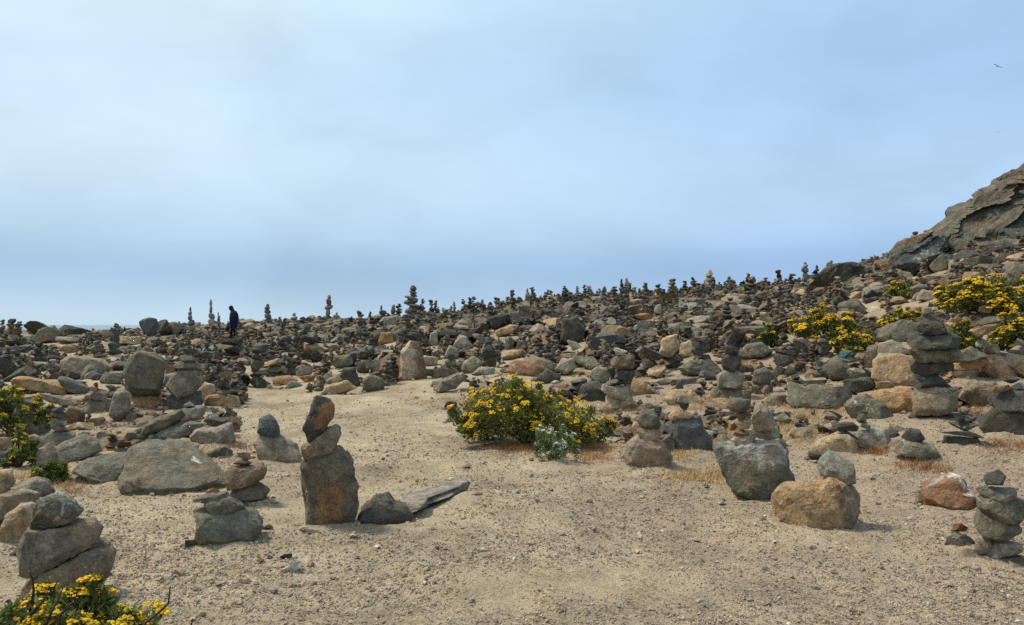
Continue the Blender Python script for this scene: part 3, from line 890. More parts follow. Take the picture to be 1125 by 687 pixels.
# break the cliff's face into fractured plates: each plate stands a little proud or back and leans its own way
def fracture(o, n, seed, step, ax=(1.0, .55), tone=.22):
    me = o.data; V = np.empty(len(me.vertices) * 3, np.float32); me.vertices.foreach_get('co', V); V = V.reshape(-1, 3).astype(float)
    rs = np.random.default_rng(seed); lo, hi = V.min(0), V.max(0)
    q = np.stack([V[:, 0], V[:, 2]], 1); w = .35 * np.stack([fbm(V * .8, 3, seed), fbm(V * .8 + 9, 3, seed + 4)], 1)
    ca, sa = math.cos(.62), math.sin(.62)
    def rt(p): return np.stack([(p[:, 0] * ca + p[:, 1] * sa) * ax[1], (-p[:, 0] * sa + p[:, 1] * ca) * ax[0]], 1)
    S = np.stack([rs.uniform(lo[0], hi[0], n), rs.uniform(lo[2], hi[2], n)], 1); A, B = rt(q + w), rt(S)
    d = ((A[:, None] - B[None]) ** 2).sum(2); k = d.argmin(1); srt = np.sort(d, 1); edge = np.sqrt(srt[:, 1]) - np.sqrt(srt[:, 0])
    off = rs.uniform(-1, 1, n)[k] * step + ((q - S[k]) * rs.uniform(-.22, .22, (n, 2))[k]).sum(1)
    off -= np.clip(1 - edge / .07, 0, 1) * step * .55
    V[:, 1] += off; V[:, 2] += np.clip(off, -step, step) * .35
    V += (.05 * fbm(V * 3, 4, seed + 7, .6))[:, None] * np.array([.3, 1, .5])
    me.vertices.foreach_set('co', V.astype(np.float32).ravel()); c = np.ones((len(V), 4), np.float32)
    t = np.array([(1, 1, 1), (1.25, 1.05, .85), (.75, .78, .8), (1.35, 1.25, 1.1), (1.05, .85, .7)])[rs.integers(0, 5, n)]; c[:, :3] = (1 - tone) + tone * t[k] * rs.uniform(.6, 1.4, n)[k][:, None]
    c[:, :3] *= (np.array([(1, 1, 1), (1.12, 1, .86), (.86, .9, .92)])[rs.integers(0, 3, n)])[k]
    me.color_attributes['Col'].data.foreach_set('color', c.ravel()); me.update(); me.set_sharp_from_angle(angle=R(24))
for h in HERO:
    if h[5].name == 'cliff': fracture(h[5], 84, 5, .52, (1.0, .6), .3)
    if h[5].name == 'rock_ledge': fracture(h[5], 26, 8, .22, (1.6, .5))
    if h[5].name == 'outcrop': fracture(h[5], 9, 11, .16)
print('hand-placed rocks', NROCK[0], 'stones', sum(o[5].name.startswith('stone') for o in HERO))
build_ground()
# ------------------------------------------------------------------ skyline cairns: x | foot row | top row | width
def skyline_cairn(px, foot, top, w, dist, label, seed):
    rs = np.random.default_rng(seed); mpp = dist / FPX
    p = EYE + ray(px, foot) * dist; zt = (EYE + ray(px, top) * dist)[2]
    g = float(H(p[0], p[1])) - .1
    V, F, z, lv = [], [], g, []
    n_top = max(3, int((foot - top) / rs.uniform(3.4, 5.2))); hs = (zt - p[2])
    foot_n = max(1, int((p[2] - g) / .28))
    parts = [((p[2] - g) / foot_n, w * 1.5 - .12 * w * i / foot_n) for i in range(foot_n)] if p[2] > g else []
    for i in range(n_top):
        t = i / (n_top - 1); parts.append((hs / n_top * rs.uniform(.6, 1.5), w * (1.0 - .55 * t ** rs.uniform(.8, 1.8)) * rs.uniform(.68, 1.22)))
    k = 12; cx = cy = 0
    for j, (h, ww) in enumerate(parts):
        r = ww * mpp / 2; cx = rs.normal() * r * .24; cy = rs.normal() * r * .2; e = rs.uniform(.7, 1); ph = rs.uniform(0, 6.28); tl = rs.uniform(-.3, .3)
        prof = [(.0, .55), (.22, .95), (.6, 1.0), (.9, .8), (1.0, .5)] if j < len(parts) - 1 else [(.0, .6), (.3, 1.), (.65, .8), (.95, .4), (1., .05)]
        for a, b in prof:
            for q in range(k):
                th = q / k * 2 * math.pi; rad = r * b * (1 + .14 * math.sin(2 * th + ph) + .08 * math.sin(5 * th + 2 * ph) + rs.normal() * .03)
                V.append((cx + rad * math.cos(th), cy + rad * e * math.sin(th), z - g + h * a + tl * rad * math.cos(th)))
        z += h
    nr = len(V) // k; i = np.arange(nr * k).reshape(nr, k)
    F = np.stack([i[:-1].ravel(), np.roll(i, -1, 1)[:-1].ravel(), np.roll(i, -1, 1)[1:].ravel(), i[1:].ravel()], 1)
    cols = np.repeat(rs.uniform(.6, 1.45, nr // 5), 5 * k)[:len(V), None] * np.ones(3)
    o = mk('cairn', V, F, M_ROCK, cols, sharp=40, loc=(p[0], p[1], g)); o.color = tuple(jit(COL['GMGDL'[seed % 5]][0], rs)) + (1,)
    tag(o, label, 'cairn', 'small cairns along the skyline')
SKY = '''209 352 340 6 lone short cairn left of the twin thin cairns on the left skyline
232 351 334 6 taller of the twin thin cairns just left of the dark-clothed person
240 353 344 4 tiny stub cairn immediately left of the dark-clothed person
294 354 333 8 thin pointed cairn with a side stone right of the person
323 353 345 7 small lump cairn between the pointed cairn and the square tower
361 354 327 9 square-topped straight tower cairn on the left-centre skyline
370 355 342 7 short cairn touching the square-topped tower's right side
386 354 345 4 tiny cairn between the tower and the boulder-like cairns
420 351 333 9 small cairn on boulders left of the tallest skyline cairn
432 352 338 10 bulky low cairn hugging the tallest skyline cairn
454 351 310 19 tallest skyline cairn, broad and tapering to a point
499 352 330 6 thin peg cairn first to the right of the tallest cairn
530 344 330 7 thin pointed cairn beside a bulkier one on the centre skyline
538 344 330 11 bulky pointed cairn beside a thinner one on centre skyline
551 345 338 4 stub cairn right of the bulky pointed cairn
561 345 331 5 narrow cairn left of the spruce-shaped skyline cairn
569 342 332 5 short cairn directly left of the spruce-shaped skyline cairn
580 337 318 9 spruce-shaped cairn left of the round tan boulder
602 328 319 5 small peg cairn standing on the round tan boulder
622 339 327 8 little wide-footed cairn right of the round tan boulder
634 338 322 10 knobbly cairn right of the little wide-footed cairn
664 325 314 7 narrow cairn left of the double-spired cairn
671 327 319 5 stub cairn between narrow cairn and double-spired cairn
683 326 311 8 lower left spire of the double-spired cairn pair
689 324 307 8 higher right spire of the double-spired cairn pair
698 328 320 5 small cairn right of the double-spired pair
707 328 317 4 needle-thin cairn on the right-centre skyline
720 326 318 9 cairn with an overhanging cap right of needle-thin cairn
733 330 324 6 low cairn between capped cairn and stone ridge
758 322 316 9 low flat cairn on the ridge left of the big pyramid cairn
769 321 312 6 slim cairn touching the big pyramid cairn's left side
779 319 301 14 big pyramid-shaped cairn on the right skyline
791 319 312 5 stub cairn right of the big pyramid cairn
802 320 302 12 broad top-heavy cairn right of the big pyramid cairn
824 321 308 9 rugged cairn between broad cairn and right tower
847 322 311 7 small cairn in the dip left of the right tower
858 323 312 6 second small cairn in the dip left of right tower
885 322 290 11 tall straight dark tower cairn on the right skyline
897 304 293 6 small cairn right of tall dark tower
911 300 288 8 lumpy cairn at the left top of big dark outcrop'''
for i, l in enumerate(SKY.split('\n')):
    a = l.split(' ', 4)
    px = float(a[0]); d = 44.0 if px < 860 else 31.0 if px < 890 else 27.8
    skyline_cairn(px, float(a[1]), float(a[2]), float(a[3]), d, a[4], 500 + i)
place_rock('T:590,345 594,330 604,325 614,330 620,348', dist=43.5, label='round tan boulder on the centre skyline with a peg cairn', name='rock', thick=.8)

# ------------------------------------------------------------------ the mass of smaller stones
CLEAR = [(-300, 760), (-20, 640), (40, 600), (88, 548), (140, 540), (245, 532), (262, 500), (268, 450), (262, 412), (275, 399), (292, 400), (280, 424), (340, 434), (400, 431), (440, 422), (520, 432), (500, 470), (560, 512), (680, 520), (735, 520), (790, 548), (850, 600), (950, 596), (1010, 566), (1000, 510), (1060, 500), (1300, 505), (1400, 760)]
SPARSE = [(664, 455), (690, 412), (760, 414), (830, 395), (905, 398), (905, 455), (925, 450), (1000, 465), (1140, 480), (1300, 470), (1300, 520), (1000, 515), (1012, 566), (860, 605), (785, 550), (730, 525), (640, 522)]
LEFTM = [(-300, 420), (260, 440), (260, 500), (245, 540), (80, 550), (30, 610), (-300, 640)]
PAL = ['G', 'G', 'G', 'D', 'D', 'D', 'K', 'M', 'M', 'M', 'B', 'B', 'L', 'T', 'T', 'P', 'O']
PALF = ['G', 'G', 'G', 'G', 'M', 'M', 'M', 'D', 'D', 'D', 'K', 'B', 'L', 'L', 'L', 'G', 'T', 'P', 'T', 'D', 'K']
LIB = {n: [free_rock(1, 1, 1, 9000 + i, n, .03, 10 if n > 1 else 8) for i in range(60)] for n in (1, 2, 3)}
HERO.append((248, 338, 264, 369, 37.0, None, ''))
for a, r_, b_, h_ in [(906, 380, 78, 38), (1085, 350, 104, 42), (1052, 392, 44, 44), (1112, 392, 52, 48), (936, 392, 48, 28), (988, 332, 36, 22), (990, 355, 42, 15), (1124, 322, 44, 28), (849, 384, 34, 28), (676, 386, 46, 17), (585, 494, 174, 95)]:
    HERO.append((a - b_ * .46, r_ - h_ * .95, a + b_ * .46, r_ - h_ * .25, (ground_hit(a, r_) - EYE) @ FWD, None, ''))
hb = np.array([h[:5] for h in HERO if not (h[4] > 19 and h[2] - h[0] > 28)])
acc = {1: [[], [], [], 0], 2: [[], [], [], 0], 3: [[], [], [], 0]}
def add_fill(x, y, z, w, d, h, rz, tilt, code, rs, lvl):
    V, F = LIB[lvl][int(rs.integers(60))]
    V = V * np.array([w, d, h]); c, s = math.cos(tilt), math.sin(tilt)
    V = np.stack([V[:, 0] * c - V[:, 2] * s, V[:, 1], V[:, 0] * s + V[:, 2] * c], 1); c, s = math.cos(rz), math.sin(rz)
    V = np.stack([V[:, 0] * c - V[:, 1] * s + x, V[:, 0] * s + V[:, 1] * c + y, V[:, 2] + z], 1)
    A = acc[lvl]; A[0].append(V); A[1].append(F + A[3]); A[2].append(np.tile(np.array(jit(COL[code][0], rs, .28)) * np.array([.74, .68, .57]), (len(V), 1))); A[3] += len(V)
BUSHES = [(585, 494, 174, 95), (607, 511, 58, 48), (18, 482, 84, 58), (20, 516, 34, 42), (906, 380, 78, 38), (1085, 350, 104, 42), (1052, 392, 44, 44), (1112, 392, 52, 48), (936, 392, 48, 28), (988, 332, 36, 22), (990, 355, 42, 15), (1124, 322, 44, 28), (849, 384, 34, 28), (676, 386, 46, 17)]
rs = np.random.default_rng(77)
nfill = 0; cnt = 0
NC = 62000
ys = 9.0 + (51.0 - 9.0) * rs.uniform(0, 1, NC) ** .72
us = rs.uniform(-.80, .80, NC)
for y, u in zip(ys, us):
    if y > 20 and u < .3 and rs.uniform() > min(1, (y + 14) / 46): continue
    x = u * y; z = float(H(x, y)); px, py, t = proj((x, y, z)); mpp = t / FPX
    if u > .70 and y > 26 or (u > .52 and y > 30): continue
    near = in_poly(px, py, CLEAR) or any(abs(px - a) < .54 * b_ and py - .1 * h_ < r_ and py > r_ - .45 * h_ for a, r_, b_, h_ in BUSHES)
    if near: continue
    dens = 1.0; wmax = .95
    if in_poly(px, py, SPARSE): dens, wmax = .72, .25
    elif in_poly(px, py, LEFTM): dens, wmax = 1.0, .34
    elif px > 760 and py < 400: dens, wmax = 1.0, .8
    elif y < 18: dens, wmax = .9, .40
    if rs.uniform() > dens: continue
    w = min(wmax, (.25 if y < 13 else .29) * math.exp(rs.normal() * .58) * (1.6 if px > 930 and py < 345 else 1)); w = max(w, .07 if y < 16 else .12)
    if y > 17 and wmax > .44 and rs.uniform() < .075: w = rs.uniform(.6, 1.15)
    h = w * rs.uniform(.38, .8); d = w * rs.uniform(.7, 1.1)
    code = PAL[int(rs.integers(len(PAL)))] if y < 20 else PALF[int(rs.integers(len(PALF)))]
    stack = rs.uniform() < (.56 if y > 15 else .34) and w < .6
    crest = 39 < y < 47.5 and -.1 < u < .37 and rs.uniform() < (.30 if u > .02 else .12)
    stack = stack or crest or (u > -.12 and 15 < y < 37 and w < .5 and rs.uniform() < .28)
    if stack: w = min(w, rs.uniform(.16, .42)); h = w * rs.uniform(.4, .8); d = w * rs.uniform(.7, 1.1)
    n = int(rs.integers(3, (6 if u > .02 else 5) if y > 40 else 8 if y > 15 else 5)) if stack else 1
    if crest: w = rs.uniform(.24, .50); h = w * rs.uniform(.5, .8); d = w; n = int(rs.integers(4, 8))
    hh = h * (1 + .6 * (n - 1)); wp = w / mpp / 2
    x0, x1, y0, y1 = px - wp, px + wp, py - hh / mpp, py + 2
    ov = (hb[:, 0] + 1 < x1) & (hb[:, 2] - 1 > x0) & (hb[:, 1] + 1.5 < y1) & (hb[:, 3] - 1 > y0) & (hb[:, 4] + .25 > t) & (hb[:, 3] - hb[:, 1] < 120)
    if ov.any(): continue
    lvl = 3 if w / mpp > 16 else (2 if w / mpp > 6.5 else 1)
    zz = z + h * .25; cw, ch = w, h
    for i in range(n):
        add_fill(x + rs.normal() * cw * .07 * (i > 0), y + rs.normal() * cw * .07 * (i > 0), zz, cw, d * cw / w, ch, rs.uniform(0, 6.28), rs.normal() * (.22 if n == 1 else .1), code if i == 0 else PAL[int(rs.integers(12))], rs, lvl)
        nw = cw * rs.uniform(.62, .95); nh = nw * rs.uniform(.35, .7); zz += ch * .46 + nh * .44; cw, ch = nw, nh; nfill += 1
    cnt += 1
def tower(x, y, w, n, taper):
    global nfill
    z = float(H(x, y)); h = w * rs.uniform(.4, .7); px, py, t = proj((x, y, z)); zz = z + h * .25; cw, ch = w, h
    lvl = 3 if w * FPX / t > 16 else 2 if w * FPX / t > 6.5 else 1
    for i in range(n):
        add_fill(x + rs.normal() * cw * .08 * (i > 0), y + rs.normal() * cw * .08 * (i > 0), zz, cw, cw * rs.uniform(.75, 1), ch, rs.uniform(0, 6.28), rs.normal() * .10, PALF[int(rs.integers(12))], rs, lvl)
        nw = w * (1 - taper * (i + 1) / n) * rs.uniform(.72, 1.15); nh = nw * rs.uniform(.38, .75); zz += ch * .46 + nh * .44; cw, ch = nw, nh; nfill += 1
    return zz
for _ in range(95):                       # the jagged row of stacks along the crest
    px = rs.uniform(545, 875) if rs.uniform() < .8 else rs.uniform(380, 545); y = rs.uniform(42, 46.5); x = (px - CX) / FPX * y
    tower(x, y, rs.uniform(.28, .62), int(rs.integers(4, 9)), rs.uniform(.45, .75))
k = 0
while k < 300:                            # slender stacks standing among the stones
    y = 14.5 + 25 * rs.uniform() ** .8; u = rs.uniform(-.68, .56); x = u * y; z = float(H(x, y)); px, py, t = proj((x, y, z)); k += 1
    if in_poly(px, py, CLEAR) or in_poly(px, py, SPARSE): continue
    w = rs.uniform(.2, .44) * (1 if y < 25 else 1.15); n = int(rs.integers(4, 8)); hh = w * (.6 + .33 * n) * FPX / t; wp = w / 2 * FPX / t
    ov = (hb[:, 0] + 1 < px + wp) & (hb[:, 2] - 1 > px - wp) & (hb[:, 1] + 1.5 < py) & (hb[:, 3] - 1 > py - hh) & (hb[:, 4] + .25 > t) & (hb[:, 3] - hb[:, 1] < 120)
    if ov.any(): continue
    tower(x, y, w, n, rs.uniform(.4, .7))
# second layer lying on the heaps at the far ridge
Vs, Fs, Cs, b = [], [], [], 0
for lv in acc:
    if acc[lv][0]:
        V = np.concatenate(acc[lv][0]); F = np.concatenate(acc[lv][1]); c = np.concatenate(acc[lv][2]); Vs.append(V); Fs.append(F + b); Cs.append(c); b += len(V)
V, F, c = np.concatenate(Vs), np.concatenate(Fs), np.concatenate(Cs)
o = mk('rubble', V, F, M_ROCK, c, sharp=26); tag(o, 'countless smaller stones and little stacks covering the far slope', 'stones', None, 'stuff')
print('fill', nfill, cnt, len(F))

# ------------------------------------------------------------------ gravel on the sand
def gravel(n, y0, y1, smin, smax, seed, name, lab, pw=2.2):
    rs = np.random.default_rng(seed); S, F0 = ico(1)
    S2, F2 = ico(1)
    y = 1 / (rs.uniform(1 / y1, 1 / y0, n)); x = rs.uniform(-.78, .78, n) * y
    P3 = np.stack([x, y, x * 0], 1); dn = fbm(P3 * 1.3, 3, 33)
    keep = dn + rs.uniform(-.9, .9, n) > -.15; x, y = x[keep], y[keep]; n = len(x)
    P = np.stack([x, y, np.zeros(n)], 1)
    if name == 'pebbles':
        ex = []
        for x0, y0, x1, y1, t, ob, wd in HERO:
            if t > 17 or ob is None: continue
            h_ = ground_hit((x0 + x1) / 2, y1)
            if abs((h_ - EYE) @ FWD - t) > .8: continue
            q = int(26 * min(2.2, (x1 - x0) / 40) + 6); r_ = (x1 - x0) * t / FPX * .5; a_ = rs.uniform(0, 6.28, q); e_ = r_ * rs.uniform(.75, 1.55, q)
            c_ = EYE + ray((x0 + x1) / 2, y1) * t
            ex.append(np.stack([c_[0] + e_ * np.cos(a_), c_[1] + .7 * e_ * np.sin(a_)], 1))
        ex = np.concatenate(ex); x = np.concatenate([x, ex[:, 0]]); y = np.concatenate([y, ex[:, 1]]); n = len(x)
        P = np.stack([x, y, np.zeros(n)], 1)
    z = H(x, y) + .05 * fbm(P * .9, 3, 5) + .018 * fbm(P * 5, 3, 9) + .010 * fbm(P * 16, 2, 13)
    s = smin + (smax - smin) * rs.uniform(0, 1, n) ** pw * np.clip(y / 7, .55, 2.2)
    base = np.array([[1, 0, 0], [-1, 0, 0], [0, 1, 0], [0, -1, 0], [.55, .5, .8], [-.6, .45, .75], [.1, -.65, .8], [0, 0, -.8]], float)
    tri = np.array([[4, 0, 2], [4, 2, 5], [5, 2, 1], [5, 1, 3], [5, 3, 6], [6, 3, 0], [6, 0, 4], [4, 5, 6], [7, 2, 0], [7, 1, 2], [7, 3, 1], [7, 0, 3]])
    B = base[None] * rs.uniform(.55, 1.2, (n, 8, 3)) * (s[:, None, None] / 2) * np.stack([np.ones(n), rs.uniform(.6, 1, n), rs.uniform(.4, .85, n)], 1)[:, None, :]
    a = rs.uniform(0, 6.28, n); c, q = np.cos(a)[:, None], np.sin(a)[:, None]
    V = np.stack([B[..., 0] * c - B[..., 1] * q + x[:, None], B[..., 0] * q + B[..., 1] * c + y[:, None], B[..., 2] + (z + .10 * s)[:, None]], 2)
    pal = np.array([(.33, .25, .17), (.29, .22, .15), (.23, .18, .13), (.16, .135, .105), (.10, .09, .075), (.45, .38, .30), (.30, .19, .125), (.38, .30, .21)])
    cc = pal[rs.choice(8, n, p=[.25, .24, .18, .08, .03, .07, .05, .10])] * rs.uniform(.75, 1.25, n)[:, None]
    F = (tri[None] + (np.arange(n) * 8)[:, None, None]).reshape(-1, 3)
    o = mk(name, V.reshape(-1, 3), F, M_PEB, np.repeat(cc, 8, 0), smooth=False); tag(o, lab, 'gravel', None, 'stuff')
gravel(240000, 3.2, 15, .009, .028, 3, 'gravel', 'loose fine gravel strewn over the sandy path')
gravel(4600, 3.4, 20, .025, .085, 4, 'pebbles', 'scattered pebbles and chips lying on the gravel path', 3.4)

# ------------------------------------------------------------------ vegetation
def bush(name, cx, row, w, h, label, nleaf, nflow, seed, leaf=.032, fl=.045, depth=.75, white=False, tint=(1.25, 1.08, .85), cover=.5, dist=None, nclump=34, twigs=0, zt=None, skew=0):
    rs = np.random.default_rng(seed)
    if dist is None: dist = (ground_hit(cx, row) - EYE) @ FWD * (1 + .35 * depth * w / FPX)
    mpp = dist / FPX; p = EYE + ray(cx, row) * dist; g = float(H(p[0], p[1])) if zt is None else zt
    top = (EYE + ray(cx, row - h) * dist)[2]; W, Hh, D = w * mpp / 2, max(top - g, .1), w * mpp * depth / 2
    root = empty(name, (p[0], p[1], g)); tag(root, label, 'plant' if white else 'bush')
    az = math.atan2(p[0], p[1]); ca, sa = math.cos(-az), math.sin(-az)
    def rot(V): return np.stack([V[:, 0] * ca - V[:, 1] * sa, V[:, 0] * sa + V[:, 1] * ca, V[:, 2]], 1)
    # clump centres: an uneven mound
    cl = []
    while len(cl) < nclump:
        q = rs.uniform(-1, 1, 2)
        if q @ q > 1: continue
        hmax = math.sqrt(max(0, 1 - q @ q)) ** .7 * rs.uniform(.52, 1.06) * (1 - skew * (q[0] * .5 + .5))
        cl.append((q[0] * .88, q[1] * .88, hmax * rs.choice([.9, .72, .45, .25], p=[.45, .25, .18, .12]), rs.uniform(.08, .22)))
    for i in range(int(nclump * .55)):
        q = cl[i]; o_ = rs.uniform(1.05, 1.22); cl.append((q[0] * o_, q[1] * o_, min(q[2] * rs.uniform(1.05, 1.25) + .03, 1.15), rs.uniform(.035, .075)))
    cl = np.array(cl); nclump = len(cl)
    k = rs.integers(0, nclump, nleaf); ctr = cl[k]
    off = rs.normal(size=(nleaf, 3)); off /= np.linalg.norm(off, axis=1)[:, None]; off *= rs.uniform(.3, 1, nleaf)[:, None] ** .5
    P = np.stack([(ctr[:, 0] + off[:, 0] * ctr[:, 3] * 1.1) * W, (ctr[:, 1] + off[:, 1] * ctr[:, 3] * 1.1) * D, np.clip(ctr[:, 2] + off[:, 2] * ctr[:, 3] * .9 - .05, .01, 1.3) * Hh], 1)
    # leaf blades: narrow lance shapes rising outward
    out = P * np.array([1 / W, 1 / D, .6 / Hh]); dirv = out / np.maximum(np.linalg.norm(out, axis=1), .05)[:, None] * .7 + rs.normal(size=(nleaf, 3)) * .55 + np.array([0, 0, .45])
    dirv /= np.linalg.norm(dirv, axis=1)[:, None]
    sd = np.cross(dirv, rs.normal(size=(nleaf, 3))); sd /= np.maximum(np.linalg.norm(sd, axis=1), 1e-6)[:, None]
    ln = leaf * rs.uniform(.6, 1.5, nleaf)[:, None]; wd = ln * rs.uniform(.15, .27, nleaf)[:, None]
    nrm = np.cross(dirv, sd)
    V = np.stack([P, P + dirv * ln * .55 + sd * wd, P + dirv * ln + nrm * ln * .18, P + dirv * ln * .55 - sd * wd], 1).reshape(-1, 3)
    F = np.arange(nleaf * 4).reshape(-1, 4)
    gc = np.array([(.13, .175, .055), (.09, .14, .045), (.17, .21, .08), (.19, .20, .10), (.07, .105, .04)])
    clt = rs.uniform(.65, 1.35, nclump)
    c = gc[rs.choice(5, nleaf, p=[.34, .26, .18, .12, .1])] * clt[k][:, None] * rs.uniform(.8, 1.2, (nleaf, 1)) * np.array(tint)
    mk('foliage', rot(V), F, M_LEAF, np.repeat(c, 4, 0), root, smooth=False)
    # stems
    ns = min(nclump, 60); Vs, Fs, b = [], [], 0
    for q in cl[:ns]:
        e = np.array([q[0] * W, q[1] * D, q[2] * Hh]); a0 = e * np.array([.15, .15, 0]); prev = None
        for t in np.linspace(0, 1, 5):
            ctr_ = a0 * (1 - t) + e * t + np.array([0, 0, .12 * Hh * math.sin(t * 3.1)]); r = leaf * .13 * (1.3 - t)
            for j in range(4): Vs.append(ctr_ + r * np.array([math.cos(j * 1.57), math.sin(j * 1.57), 0]))
        for t in range(4):
            for j in range(4): Fs.append((b + t * 4 + j, b + t * 4 + (j + 1) % 4, b + t * 4 + 4 + (j + 1) % 4, b + t * 4 + 4 + j))
        b += 20
    mk('stems', rot(np.array(Vs)), np.array(Fs), M_TWIG if not white else M_LEAF, np.tile((1.4, 1.3, .8) if not white else (.1, .13, .05), (len(Vs), 1)), root)
    # flower heads: flat-topped clusters of tiny domed florets
    Vf, Cf = [], []
    dome = np.array([(0, 0, .55)] + [(math.cos(a), math.sin(a), 0) for a in np.linspace(0, 6.283, 7)[:-1]] + [(.75 * math.cos(a + .5), .75 * math.sin(a + .5), .38) for a in np.linspace(0, 6.283, 7)[:-1]])
    dt = [(0, 7 + i, 7 + (i + 1) % 6) for i in range(6)] + [(7 + i, 1 + i, 1 + (i + 1) % 6) for i in range(6)] + [(7 + i, 1 + (i + 1) % 6, 7 + (i + 1) % 6) for i in range(6)]
    hot = cl[rs.permutation(nclump)[:max(3, int(nclump * cover))]]; hot = hot[np.argsort(rs.uniform(size=len(hot)))]
    for _ in range(nflow):
        q = hot[rs.integers(len(hot))] if rs.uniform() < .75 else cl[rs.integers(nclump)]
        dn = np.array([q[0], q[1] - .15, q[2] * .8 + .25]) + rs.normal(size=3) * .38; dn /= np.linalg.norm(dn)
        e = q[:3] + dn * q[3] * np.array([1.12, 1.12, .98]) * rs.uniform(.9, 1.2); pos = np.array([e[0] * W, e[1] * D, min(max(e[2], .08), 1.22) * Hh])
        big = fl * min(1.8, .85 * math.exp(rs.normal() * .38)); nfl = int(rs.integers(9, 20)) if not white else int(rs.integers(3, 7))
        tilt = np.array([pos[0] / W * .5, pos[1] / D * .5, 1]) + rs.normal(size=3) * .18; tilt /= np.linalg.norm(tilt)
        ax = np.cross(tilt, [0, 1, 0]); ax /= np.linalg.norm(ax); ay = np.cross(tilt, ax)
        hue = rs.uniform(.85, 1.1)
        for _k in range(nfl):
            rr = big * math.sqrt(rs.uniform()); th = rs.uniform(0, 6.28); r = big * rs.uniform(.2, .34)
            ctr_ = pos + ax * rr * math.cos(th) + ay * rr * math.sin(th) + tilt * (rs.normal() * big * .10 - rr * rr / big * .22)
            Vf.append(ctr_ + (dome[:, :1] * ax + dome[:, 1:2] * ay + dome[:, 2:] * tilt) * r)
            v = rs.uniform(.8, 1.12) * hue
            Cf.append(np.tile((.80 * v, .49 * v * rs.uniform(.86, 1.12), .014) if not white else (.86 * v, .83 * v, .70 * v), (13, 1)))
    n = len(Vf); F = (np.array(dt)[None] + (np.arange(n) * 13)[:, None, None]).reshape(-1, 3)
    mk('blossoms', rot(np.concatenate(Vf)), F, M_PETAL, np.concatenate(Cf), root)
    for t in range(twigs):
        twig(root, rs, W, D, Hh, rot)
    return root, p, mpp
def tube(pts, rads, k=6):
    V, F = [], []
    for i, (p, r) in enumerate(zip(pts, rads)):
        p = np.asarray(p, float); d = np.asarray(pts[min(i + 1, len(pts) - 1)], float) - np.asarray(pts[max(i - 1, 0)], float); d /= np.linalg.norm(d)
        a = np.cross(d, [.3, .9, .2]); a /= np.linalg.norm(a); b = np.cross(d, a)
        for j in range(k): V.append(p + r * (a * math.cos(6.283 * j / k) + b * math.sin(6.283 * j / k)))
    for i in range(len(pts) - 1):
        for j in range(k): F.append((i * k + j, i * k + (j + 1) % k, i * k + k + (j + 1) % k, i * k + k + j))
    return np.array(V), np.array(F)

bush('flowering_bush', 585, 494, 174, 95, 'large yellow-flowered green bush at the path\'s right side', 21000, 1050, 1, .045, .029, .62, nclump=110, cover=.55, skew=.42)
bush('white_flowered_plant', 607, 511, 58, 48, 'small white-flowered plant in front of the large yellow bush', 2600, 460, 2, .03, .014, .7, white=True, cover=.9, tint=(1.4, 1.3, 1.1))
bush('flowering_bush', 18, 482, 84, 58, 'yellow-flowered bush at the left edge among stacked slabs', 8000, 260, 3, .045, .029, .6, cover=.7, nclump=50)
bush('flowering_bush', 20, 516, 34, 42, 'narrow yellow-flowered plant below the left edge bush', 2600, 22, 4, .04, .03, .7, cover=.8, nclump=22)
bush('flowering_bush', 52, 536, 44, 28, 'low sprawling plant with a few yellow flowers on sand', 2400, 10, 5, .04, .028, .7, cover=.4, nclump=26)
bush('flowering_bush', 908, 380, 82, 40, 'wide yellow-topped bush on the slope above the thin slab cairn', 7000, 420, 6, .07, .052, .6, cover=1, nclump=44)
bush('flowering_bush', 936, 392, 50, 29, 'smaller yellow-topped bush just behind the teal stone', 3600, 150, 7, .06, .042, .7, cover=.9, nclump=26)
bush('flowering_bush', 849, 384, 34, 28, 'pale green bush with few flowers behind the thin slab cairn', 3400, 16, 8, .06, .05, .7, cover=.3, nclump=24, tint=(1.35, 1.25, 1.3))
bush('flowering_bush', 988, 332, 38, 24, 'small round bush under the pale smooth boulder on the slope', 3000, 120, 9, .08, .055, .7, cover=.7, nclump=24, dist=20.5)
bush('flowering_bush', 990, 355, 44, 17, 'flat strip of yellow flowers left of the stout cairn', 2600, 150, 10, .06, .045, .7, cover=.9, nclump=24, dist=16.8)
bush('flowering_bush', 1085, 350, 112, 46, 'broad golden flower bank spreading below the cliff', 15000, 1000, 11, .07, .05, .6, cover=.85, nclump=80, dist=15.8)
bush('flowering_bush', 1052, 392, 44, 44, 'upright yellow bush directly right of the stout cairn', 5200, 220, 12, .06, .042, .7, cover=.75, nclump=30)
bush('flowering_bush', 1112, 392, 52, 48, 'yellow bush at the right edge above the tan boulder', 6000, 320, 13, .06, .042, .7, cover=.9, nclump=40)
bush('flowering_bush', 1124, 322, 44, 28, 'green bush high at the right edge under the ledge', 4600, 34, 14, .08, .07, .7, cover=.6, nclump=34, dist=18.0)
bush('flowering_bush', 978, 388, 26, 22, 'little yellow bush peeping out behind the pale lumpy rock', 1600, 22, 15, .05, .05, .7, cover=.9, nclump=16, dist=12.6)
bush('green_shrub', 676, 386, 46, 17, 'low bright green patch with few flowers in the rocks', 3400, 7, 16, .06, .05, .8, cover=.3, nclump=26, tint=(1.2, 1.25, .9))
root, p, mpp = bush('flowering_bush', 70, 740, 196, 92, 'yellow-flowered bush with dead twigs in the bottom left corner', 9500, 380, 17, .040, .030, .62, cover=.8, nclump=80, dist=3.55)
rs = np.random.default_rng(5)
